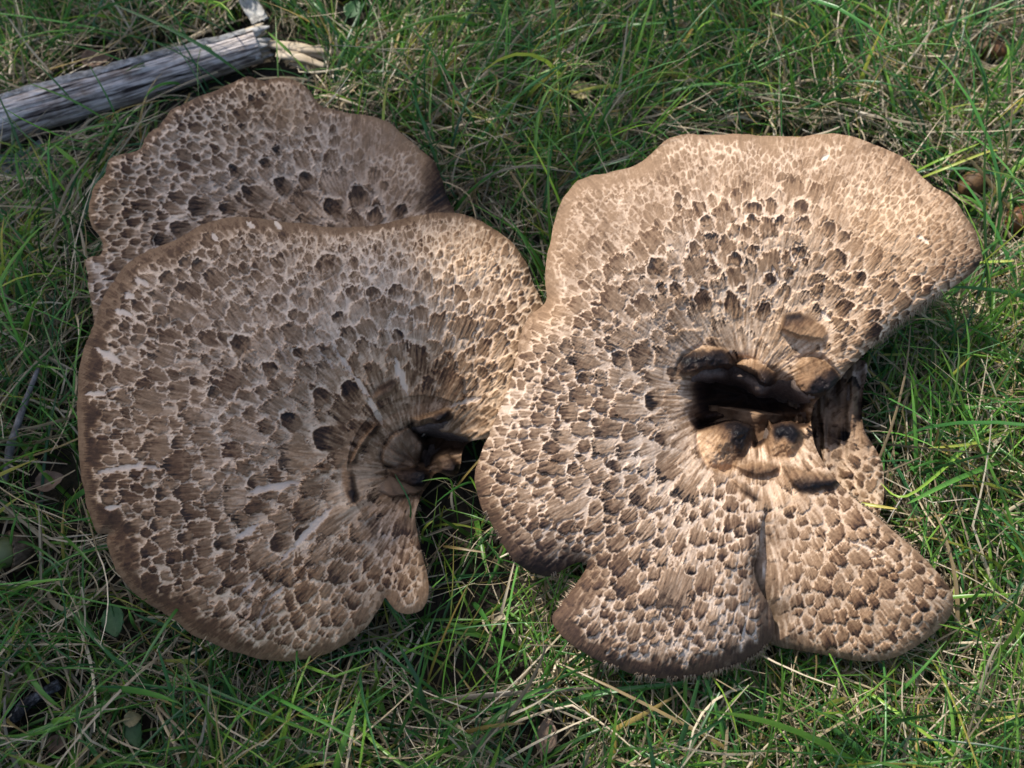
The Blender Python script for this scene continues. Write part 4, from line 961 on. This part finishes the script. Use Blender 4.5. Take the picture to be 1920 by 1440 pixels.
acorn(1822, 345, .011, (.5, .4, .25), .0125, M_NUTDARK, 'dark rough brown acorn in grass beside the sunlit cap', cup=False)
acorn(1905, 412, .010, (.7, .3, .2), .0125, M_NUTBROWN, 'glossy reddish brown acorn nut without its cup', cup=False)
acorn(1858, 92, .008, (.6, -.5, .2), .0105, M_NUTBROWN, 'small reddish acorn deep in the far grass', cup=True)

def broad_leaf(px, py, z, length, width, ang, tilt, mat, label, cat, group, curl=.3, seed=1, name='leaf'):
    n, m = 18, 9
    s = np.linspace(0, 1, n); wv = width / 2 * np.sin(np.pi * s ** .8) ** .75 * (1 + .06 * fbm(s * 12, s * 0, seed, 2))
    t = np.linspace(-1, 1, m); S_, T_ = np.meshgrid(s, t, indexing='ij')
    x = (S_ - .5) * length; y = T_ * wv[:, None]
    z_ = curl * width * (np.abs(T_) ** 1.5) * .5 * (wv[:, None] / width * 2) + curl * length * .35 * (S_ - .5) ** 2 + .0004 * np.cos(T_ * 9 + S_ * 30)
    ca, sa = math.cos(ang), math.sin(ang); y2 = y * math.cos(tilt) - z_ * math.sin(tilt); z2 = y * math.sin(tilt) + z_ * math.cos(tilt)
    P = at(px, py, z); e = empty(name, (P[0], P[1], 0)); tag(e, label, cat, group)
    top = np.stack([x * ca - y2 * sa, x * sa + y2 * ca, P[2] + z2], -1); bot = top - [0, 0, .00025]
    V = np.concatenate([top.reshape(-1, 3), bot.reshape(-1, 3)]); i = np.arange(n * m).reshape(n, m); o = n * m
    Q = np.stack([i[:-1, :-1], i[1:, :-1], i[1:, 1:], i[:-1, 1:]], -1).reshape(-1, 4)
    E = np.concatenate([i[0, :], i[1:, -1], i[-1, -2::-1], i[-2:0:-1, 0]]); En = np.roll(E, -1)
    add('blade', mesh_from('blade', V, np.concatenate([Q, Q[:, ::-1] + o, np.stack([E, En, En + o, E + o], -1)])), mat, e)
    rib = top[:, m // 2] + [0, 0, .0001]
    tube('midrib', rib[::3], [.00045, .0003, .0001], mat, None, n=6, seed=seed, seg=3).parent = e
    st = rib[0]; d = rib[0] - rib[2]; d /= np.linalg.norm(d) + 1e-9
    tube('stalk', [st, st + d * .004 - [0, 0, .002], st + d * .007 - [0, 0, .006]], [.0004, .0004, .0004], mat, None, n=6, seed=seed, seg=3).parent = e
    return e
broad_leaf(662, 18, .022, .0135, .0085, 1.2, .2, M_LEAF, 'single broad green leaf above the splintered wood', 'leaf', 'broad leaves among the grass', seed=2)
broad_leaf(1092, 170, .014, .0130, .0105, .6, .2, M_LEAFOLIVE, 'round olive leaf sunk in grass between the caps and far lawn', 'leaf', 'broad leaves among the grass', seed=3)
broad_leaf(215, 1165, .020, .0125, .0090, -1.2, .15, M_LEAF, 'dark green leaf below the rim of the fan shaped cap', 'leaf', 'broad leaves among the grass', seed=4)
broad_leaf(252, 1372, .017, .0125, .0070, -1.1, .15, M_LEAF, 'narrow green leaf with a yellowed neighbour in shaded grass', 'leaf', 'broad leaves among the grass', seed=5)
broad_leaf(249, 1347, .020, .0065, .0055, .2, .25, M_LEAFOLIVE, 'tiny yellowed leaf beside a narrow green leaf', 'leaf', 'broad leaves among the grass', seed=6)
broad_leaf(1020, 1378, .013, .0135, .0085, 1.35, .35, M_LEAFDRY, 'curled brown dead leaf in a dark gap below the sunlit cap', 'leaf', 'dead leaves on the lawn', curl=.7, seed=7, name='dead_leaf')
broad_leaf(182, 112, .012, .0150, .0090, .2, .5, M_LEAFDRY, 'curled brown dead leaf just beyond the weathered log', 'leaf', 'dead leaves on the lawn', curl=.9, seed=8, name='dead_leaf')
broad_leaf(95, 902, .010, .0120, .0085, .4, .2, M_LEAFDRY, 'brown dead leaf by the left rim of the fan shaped cap', 'leaf', 'dead leaves on the lawn', curl=.6, seed=9, name='dead_leaf')
broad_leaf(108, 1392, .011, .0075, .0062, .9, .2, M_LEAFDRY, 'little tan leaf scrap beyond the charred twig', 'leaf', 'dead leaves on the lawn', curl=.5, seed=10, name='dead_leaf')

# ------------------------------------------------------------------ grass
# raster of the lowest cap height above each spot of ground, so that no blade grows through a cap
GX0, GY0, GS, GN = -.5, -.5, .002, 500
CAPZ = np.full((GN, GN), 1.0)
for poly, pts in CAPS:
    gi = np.clip(((pts[:, 0] - GX0) / GS).astype(int), 0, GN - 1); gj = np.clip(((pts[:, 1] - GY0) / GS).astype(int), 0, GN - 1)
    np.minimum.at(CAPZ, (gj, gi), pts[:, 2])
def capz(P):
    gi = np.clip(((P[..., 0] - GX0) / GS).astype(int), 0, GN - 1); gj = np.clip(((P[..., 1] - GY0) / GS).astype(int), 0, GN - 1)
    return CAPZ[gj, gi]
CAPMASK = np.zeros((int(H) // 4 + 100, int(W) // 4 + 100), bool)      # where caps stand in the drawing grid (4 px cells, 200 px border)
_yy, _xx = np.mgrid[0:CAPMASK.shape[0], 0:CAPMASK.shape[1]]
for poly, pts in CAPS:
    CAPMASK |= inside(poly, _xx * 4.0 - 200, _yy * 4.0 - 200)
_er = CAPMASK.copy()
for k in range(3):
    _er = _er & np.roll(_er, 1, 0) & np.roll(_er, -1, 0) & np.roll(_er, 1, 1) & np.roll(_er, -1, 1)
CAPIN = _er

CLEAR = [(20,1036,55),(1822,345,26),(1905,412,26),(1858,92,28),(662,18,30),(1092,170,26),(215,1165,30),(252,1365,34),(1020,1378,38),(182,112,42),(95,902,34),(108,1392,22),(60,1322,26),(30,1350,22),(100,1290,22),(520,95,30),(570,108,36),(480,22,26),(40,780,14),(22,840,14),(60,720,12)]
def blades(N, xr, yr, kind, seed, nseg=7, hard=True):
    r = np.random.default_rng(seed)
    x = r.uniform(*xr, N); y = r.uniform(*yr, N)
    if kind == 'green':
        dens = .5 + .5 * fbm(x * 22, y * 22, 501, 3)
        k = r.random(N) < .30 + .9 * dens; x, y = x[k], y[k]
    N = len(x)
    flow = fbm(x * 7 + 3, y * 7, 601, 2) * 3.2
    if kind == 'green':
        head = np.where(r.random(N) < .55, flow + 1.2 + r.normal(0, .8, N), r.uniform(0, 6.28, N))
        L = np.clip(r.lognormal(math.log(.043), .42, N), .015, .12); el0 = np.clip(r.normal(1.05, .33, N), .15, 1.5)
        curve = r.normal(-1.1, .65, N); wd = np.clip(r.lognormal(math.log(.00098), .42, N), .0005, .0028); z0 = r.uniform(0, .004, N)
        hue = np.clip(r.normal(.20, .12, N), 0, .48)
        hue = np.where(r.random(N) < .07, r.uniform(.46, .62, N), hue)
    elif kind == 'moss':
        head = r.uniform(0, 6.28, N); L = r.uniform(.008, .022, N); el0 = r.uniform(.6, 1.5, N); curve = r.normal(-.6, .6, N)
        wd = r.uniform(.0004, .0009, N); z0 = r.uniform(0, .003, N); hue = np.clip(r.normal(.25, .15, N), 0, .5)
    else:
        head = np.where(r.random(N) < .4, flow + .4 + r.normal(0, .6, N), r.uniform(0, 6.28, N))
        L = np.clip(r.lognormal(math.log(.034), .45, N), .010, .075); el0 = np.clip(r.normal(.22, .28, N), -.05, 1.2)
        curve = r.normal(-.25, .5, N); wd = np.clip(r.lognormal(math.log(.00078), .38, N), .0004, .0020); z0 = r.uniform(.001, .017, N)
        hue = np.clip(r.normal(.80, .13, N), .56, 1)
    side = r.normal(0, .7 if kind == 'straw' else .35, N)
    kink = np.where(r.random(N) < (.22 if kind == 'straw' else .10), r.normal(0, .9, N), 0); kpos = r.integers(2, nseg - 1, N)
    el = el0.copy(); hd = head.copy()
    P = np.zeros((N, nseg + 1, 3)); P[:, 0] = np.stack([x, y, z0], -1)
    for k in range(nseg):
        d = np.stack([np.cos(el) * np.cos(hd), np.cos(el) * np.sin(hd), np.sin(el)], -1)
        P[:, k + 1] = P[:, k] + d * (L / nseg)[:, None]
        el = el + curve / nseg; hd = hd + side / nseg + np.where(kpos == k, kink, 0)
    fl = .0008 + .0015 * r.random(N)
    P[..., 2] = np.where(P[..., 2] < fl[:, None], fl[:, None] + .25 * np.abs(P[..., 2]), P[..., 2])
    # stay clear of caps
    bad = (P[..., 2] > capz(P) - .004).any(1)
    u, v = to_px(P)
    ui = np.clip(((u + 200) / 4).astype(int), 0, CAPMASK.shape[1] - 1); vi = np.clip(((v + 200) / 4).astype(int), 0, CAPMASK.shape[0] - 1)
    below = P[..., 2] < capz(P) - .004
    over = (CAPIN[vi, ui] & (capz(P) > .5)).any(1)      # leans over a cap from beside it
    bad |= over & (r.random(N) > .08)
    for (kx, ky, kr) in CLEAR:
        hit = (np.hypot(u - kx, v - ky) < kr).any(1); bad |= hit & (r.random(N) > .16)
    gap = (u > 790) & (u < 960) & (v > 830) & (v < 1280)
    bad |= gap.any(1) & (r.random(N) > (.15 if kind == 'straw' else .38))
    # thin the grass that stands on the log
    lx = u * 1.0; la = np.interp(lx, [-200, 0, 480], [288, 226, 84]); nearlog = (np.abs(v - la) < 42) & (u < 505) & (u > -300)
    bad |= nearlog.any(1) & (r.random(N) > (.10 if kind == 'green' else .05))
    P = P[~bad]; wd = wd[~bad]; hue = hue[~bad]; hd0 = head[~bad]; N = len(P)
    t = np.linspace(0, 1, nseg + 1)
    prof = (np.minimum(1, .55 + 1.6 * t) * np.sqrt(np.clip(1 - t ** 2.2, .002, 1))) if kind != 'straw' else np.minimum(1, .6 + 2 * t) * (1 - .65 * t ** 2)
    tan = np.gradient(P, axis=1); tan /= np.linalg.norm(tan, axis=-1)[..., None] + 1e-12
    tw = r.normal(0, .7, N)[:, None] + r.normal(0, .9, N)[:, None] * t
    up = np.array([0, 0, 1.0]); s1 = np.cross(tan, up); s1 /= np.linalg.norm(s1, axis=-1)[..., None] + 1e-9; s2 = np.cross(s1, tan)
    sd = np.cos(tw)[..., None] * s1 + np.sin(tw)[..., None] * s2; nn = np.cross(sd, tan)
    hw = (wd[:, None] * prof * .5)[..., None]
    V = np.stack([P - sd * hw, P + nn * hw * .45, P + sd * hw], 2)        # folded along the midrib
    npt = nseg + 1
    base = (np.arange(N) * npt * 3)[:, None, None]
    k = np.arange(nseg)[:, None]; q = np.array([[0, 1, 4, 3], [1, 2, 5, 4]])
    Q = (base[..., None] + (k * 3)[None, :, None] + q[None, None]).reshape(-1, 4)
    tip = np.clip(hue[:, None] + np.where(kind == 'straw', .05, .02) + (.10 * (t[None] - .5)) * (kind == 'green') + (r.random(N) < .12)[:, None] * (kind == 'green') * .4 * (t[None] > .86), 0, 1)
    bri = np.clip(r.normal(.50, .27, N), 0, 1)
    T = np.zeros((N, npt, 3, 4)); T[..., 0] = tip[:, :, None]; T[..., 1] = t[None, :, None]; T[..., 2] = bri[:, None, None]; T[..., 3] = 1
    return V.reshape(-1, 3), Q, T.reshape(-1, 4)

def grass():
    parts = []
    near = ((-.27, .27), (-.19, .27))
    far = ((-.55, .55), (-.42, .55))
    parts.append(('lawn_grass', [blades(26000, *near, 'green', 1), blades(6000, *near, 'moss', 2, 4), blades(9000, *far, 'green', 3)], 'thick tangle of short green lawn grass around the mushrooms', 'grass'))
    parts.append(('dry_grass', [blades(20500, *near, 'straw', 4), blades(10000, *far, 'straw', 5)], 'matted pale straw of dead grass lying among green blades', 'dry grass'))
    for name, bl, label, cat in parts:
        Vs, Qs, Ts, o = [], [], [], 0
        for V, Q, T in bl:
            Vs.append(V); Qs.append(Q + o); Ts.append(T); o += len(V)
        tag(add(name, mesh_from(name, np.concatenate(Vs), np.concatenate(Qs), None, np.concatenate(Ts)), M_GRASS), label, cat, kind='stuff')
        print(name, o, round(time.time() - T0, 1))
grass()

def one_blade(pts, w, hue, bri, label):
    P = catmull(np.array([at(a, b, c * .001) for a, b, c in pts]), 5, False); n = len(P); t = np.linspace(0, 1, n)
    tan = np.gradient(P, axis=0); tan /= np.linalg.norm(tan, axis=1)[:, None]
    s1 = np.cross(tan, [0, 0, 1.0]); s1 /= np.linalg.norm(s1, axis=1)[:, None] + 1e-9; nn = np.cross(s1, tan)
    hw = (w * .5 * np.minimum(1, .5 + 2 * t) * np.sqrt(np.clip(1 - t ** 2.5, .004, 1)))[:, None]
    V = np.stack([P - s1 * hw, P + nn * hw * .5 * -1, P + s1 * hw], 1)
    e0 = P[0] * [1, 1, 0]
    k = np.arange(n - 1)[:, None, None]; Q = (k * 3 + np.array([[0, 1, 4, 3], [1, 2, 5, 4]])[None]).reshape(-1, 4)
    T = np.zeros((n, 3, 4)); T[..., 0] = (hue + .06 * t)[:, None]; T[..., 1] = t[:, None]; T[..., 2] = bri; T[..., 3] = 1
    o = add('grass_blade', mesh_from('grass_blade', V.reshape(-1, 3) - e0, Q, None, T.reshape(-1, 4)), M_GRASS); o.location = e0
    tag(o, label, 'grass blade', 'single grass blades that stand out')
ONE = [([(462,146,16),(400,100,34),(320,55,40),(205,4,38)], .0022, .10, .6, 'long dark green blade slanting across the log by its broken end'),
       ([(425,165,18),(350,108,32),(270,70,36)], .0009, .08, .5, 'thin dark blade crossing the middle of the log'),
       ([(230,255,12),(205,190,30),(165,118,36)], .0010, .12, .55, 'thin blade standing up across the log in front of the dead leaf'),
       ([(150,205,14),(110,160,30),(62,110,36)], .0010, .10, .5, 'thin dark blade bending over the left length of the log'),
       ([(215,235,10),(140,190,28),(52,155,34)], .0014, .24, .6, 'bright green blade lying along the shaded side of the log'),
       ([(180,345,10),(140,305,30),(102,272,38)], .0026, .36, .7, 'broad bright green blade beside the bark flake under the log'),
       ([(62,365,8),(70,310,30),(85,285,36),(104,272,38)], .0015, .28, .6, 'arched green blade leaning on the broad bright blade'),
       ([(575,135,10),(545,100,30),(502,60,36)], .0020, .30, .6, 'bright blade crossing the pale splintered wood'),
       ([(1005,430,8),(1003,300,34),(1012,205,46),(1040,155,50),(1088,134,50)], .0014, .32, .75, 'tall hooked green blade between the two biggest caps'),
       ([(1140,52,26),(1190,46,34),(1250,42,36)], .0022, .16, .7, 'broad bluish blade lying flat in the far grass'),
       ([(1700,345,20),(1760,320,34),(1850,285,42),(1872,282,42)], .0014, .47, .8, 'yellow tipped blade above the dark brown acorn'),
       ([(1700,330,20),(1760,300,34),(1838,268,40)], .0014, .40, .7, 'green blade just beyond the yellow tipped blade'),
       ([(1835,492,30),(1870,490,36),(1902,489,38)], .0016, .45, .9, 'short cut blade at the tip of the sunlit cap'),
       ([(1600,942,34),(1640,948,38),(1682,954,40)], .0014, .50, .95, 'pale cut blade beside the shrivelled mushroom'),
       ([(860,985,10),(850,920,26),(838,897,32),(790,902,34)], .0008, .30, .5, 'curved blade poking into the torn centre of the fan shaped cap'),
       ([(760,1000,20),(770,950,36),(740,888,42)], .0007, .12, .4, 'thin dark blade leaning over the torn funnel'),
       ([(840,935,8),(870,895,24),(900,860,34),(925,825,38)], .0009, .56, .5, 'dry stalk in the dark gap between the two biggest caps'),
       ([(793,1020,10),(792,1000,22),(800,985,30),(812,976,32)], .0013, .46, .7, 'short pale blade by the lower rim of the torn funnel'),
       ([(830,1024,16),(860,1028,24),(910,1036,26)], .0012, .60, .7, 'dry yellow stalk lying in the dark gap'),
       ([(937,1190,8),(938,1160,22),(950,1110,30),(965,1050,32)], .0012, .88, .6, 'crooked dry stalk with a bent head below the lobes'),
       ([(925,1168,20),(937,1158,24),(952,1160,26)], .0018, .90, .6, 'bent papery head of a dry stalk'),
       ([(1010,1340,10),(1120,1300,24),(1250,1285,28),(1290,1278,28)], .0020, .14, .6, 'long bluish blade lying just below the purple rim'),
       ([(850,1435,8),(900,1370,24),(960,1320,28),(1040,1280,26)], .0014, .20, .6, 'green blade slanting below the lobes past the curled leaf'),
       ([(800,1440,6),(830,1390,22),(848,1355,30)], .0022, .14, .7, 'short broad blue green blade at the shaded bottom of the lawn'),
       ([(1500,1390,10),(1480,1350,26),(1440,1300,30)], .0012, .64, .7, 'straw coloured blade below the right lobe'),
       ([(1880,760,10),(1800,850,30),(1700,930,38),(1650,905,30)], .0012, .40, .8, 'bright arching blade to the side of the shrivelled mushroom'),
       ([(1905,1240,8),(1830,1190,28),(1760,1170,36)], .0010, .34, .7, 'sunlit blade pointing at the tip of the right lobe'),
       ([(1890,860,16),(1790,900,36),(1700,945,40)], .0020, .22, .8, 'broad sunlit blade beyond the right lobe'),
       ([(1910,800,14),(1830,830,30),(1740,840,34)], .0014, .46, .8, 'yellow green sunlit blade lying level with the hollow'),
       ([(20,1150,10),(60,1210,24),(90,1260,20)], .0012, .14, .5, 'blue green blade between the green acorn and the charred twig'),
       ([(70,1040,30),(112,1080,34),(130,1245,20)], .0008, .08, .4, 'fine dark blade hanging over the lawn below the green acorn')]
for a in ONE: one_blade(*a)

# ------------------------------------------------------------------ oak whose low bough shades the left of the scene
LIT = [(.055, [(1010,430),(1075,330),(1180,250),(1260,150),(1330,40),(1450,-60),(2250,-120),(2250,1650),(1800,1400),(1700,1290),(1480,1270),(1380,1300),(1150,1290),(1010,1220),(960,1130),(880,1060),(820,960),(810,840),(860,720),(900,620),(980,520)]),
       (.015, [(1700,500),(1950,400),(2200,400),(2200,1550),(1900,1520),(1820,1380),(1760,1290),(1830,1230),(1790,1100),(1660,960),(1640,800)]),
       (.056, [(850,420),(940,420),(985,480),(970,540),(900,550),(860,500)]),
       (.018, [(420,-10),(660,-30),(740,120),(650,190),(550,160),(470,120)])]
HALF = [(.015, [(-60,-90),(430,-90),(400,40),(160,120),(-60,170)]),(.015, [(700,-60),(1950,-60),(1950,350),(1750,330),(1600,240),(1250,240),(1100,310),(850,230),(760,120)]),(.015, [(1600,1320),(1720,1500),(1980,1560),(1900,1280),(1760,1290)]),(.015, [(600,1300),(1100,1330),(1100,1460),(600,1460)])]
def tree():
    r = np.random.default_rng(9)
    base = np.array([-2.7, 1.7, 0])
    e = empty('oak_tree', base); tag(e, 'oak tree whose low leafy bough shades part of the lawn', 'tree')
    tube('trunk', [base + [0, 0, -.1], base + [.03, 0, .8], base + [.0, .05, 1.9], base + [.1, .02, 3.0], base + [.05, .1, 4.4]], [.24, .19, .16, .12, .05], M_TRUNK, e, n=24, seed=4, rough=.08, seg=10)
    bc = LDIR * 2.3
    ends = []
    limbs = [[base + [.05, 0, 1.75], base + [.7, -.05, 1.95], base + [1.3, -.1, 1.9], bc + [-.50, .15, .1], bc + [-.30, .02, .0]],
             [base + [.05, .05, 2.2], base + [.5, .5, 2.6], base + [.9, 1.0, 2.8]], [base + [0, 0, 2.4], base + [-.6, .2, 2.9], base + [-1.1, .3, 3.2]], [base + [.05, .02, 2.9], base + [.2, -.6, 3.4], base + [.3, -1.0, 3.6]]]
    for k, l in enumerate(limbs):
        tube('limb', l, [.075, .055, .035, .02, .008], M_TRUNK, e, n=12, seed=10 + k, rough=.1, seg=8)
    # leaf positions
    pts = []
    def shade(Pp):
        s = np.ones(len(Pp))
        for z, h in HALF:
            q = Pp - LDIR * ((Pp[:, 2] - z) / LDIR[2])[:, None]; u, v = to_px(q)
            s = np.where(inside(np.array(h, float), u, v), .13, s)
        for z, l in LIT:
            q = Pp - LDIR * ((Pp[:, 2] - z) / LDIR[2])[:, None]; u, v = to_px(q)
            s = np.where(inside(catmull(np.array(l, float), 4), u, v), 0, s)
        return s
    def shade2(Pp):
        return np.min([shade(Pp + np.array(o_) * .027) for o_ in ((0, 0, 0), (1, 0, 0), (-1, 0, 0), (0, 1, 0), (0, -1, 0))], axis=0)
    n = 27000
    g = np.stack([r.uniform(-.75, .65, n), r.uniform(-.6, .75, n), np.full(n, .045)], -1)
    g = g + LDIR * r.uniform(1.85, 2.75, n)[:, None]
    pts.append(g[r.random(n) < shade2(g)])
    for c, rad, cnt in ((base + [.9, .9, 3.0], .8, 900), (base + [-1.0, .3, 3.4], .8, 900), (base + [.3, -.9, 3.8], .8, 900), (base + [0, 0, 4.3], 1.0, 1400)):
        d = r.normal(0, 1, (cnt, 3)); d /= np.linalg.norm(d, axis=1)[:, None]
        pts.append(c + d * (rad * r.random(cnt) ** .4)[:, None] * [1, 1, .75])
    P = np.concatenate(pts)
    # nothing hangs in the way of the sunlit patches
    P = P[shade2(P) > .08]
    n = len(P)
    Ls = r.uniform(.036, .056, n); ws = Ls * r.uniform(.5, .62, n)
    hd = r.uniform(0, 6.28, n); ti = r.normal(0, .45, n); ro = r.normal(0, .45, n)
    # lobed outline
    ou = np.array([(-.5, 0), (-.3, .22), (-.18, .16), (-.02, .45), (.1, .28), (.26, .42), (.34, .22), (.5, 0), (.34, -.22), (.26, -.42), (.1, -.28), (-.02, -.45), (-.18, -.16), (-.3, -.22)])
    k = len(ou)
    x = ou[None, :, 0] * Ls[:, None]; y = ou[None, :, 1] * ws[:, None]; z = np.abs(y) * .25
    z = z + x * ti[:, None] + y * ro[:, None]
    V = np.stack([P[:, :1] + x * np.cos(hd)[:, None] - y * np.sin(hd)[:, None], P[:, 1:2] + x * np.sin(hd)[:, None] + y * np.cos(hd)[:, None], P[:, 2:] + z], -1)
    tri = np.array([(0, i, i + 1) for i in range(1, k - 1)]); tri = np.array([(0, 1, 13), (1, 2, 12), (1, 12, 13), (2, 3, 4), (2, 4, 10), (2, 10, 12), (12, 10, 11), (4, 5, 6), (4, 6, 8), (4, 8, 10), (10, 8, 9), (6, 7, 8)])
    Q = (np.arange(n)[:, None, None] * k + tri[None]).reshape(-1, 3)
    o = add('crown', mesh_from('crown', V.reshape(-1, 3) - base, Q), M_OAKLEAF, e)
tree()
print('done', round(time.time() - T0, 1))
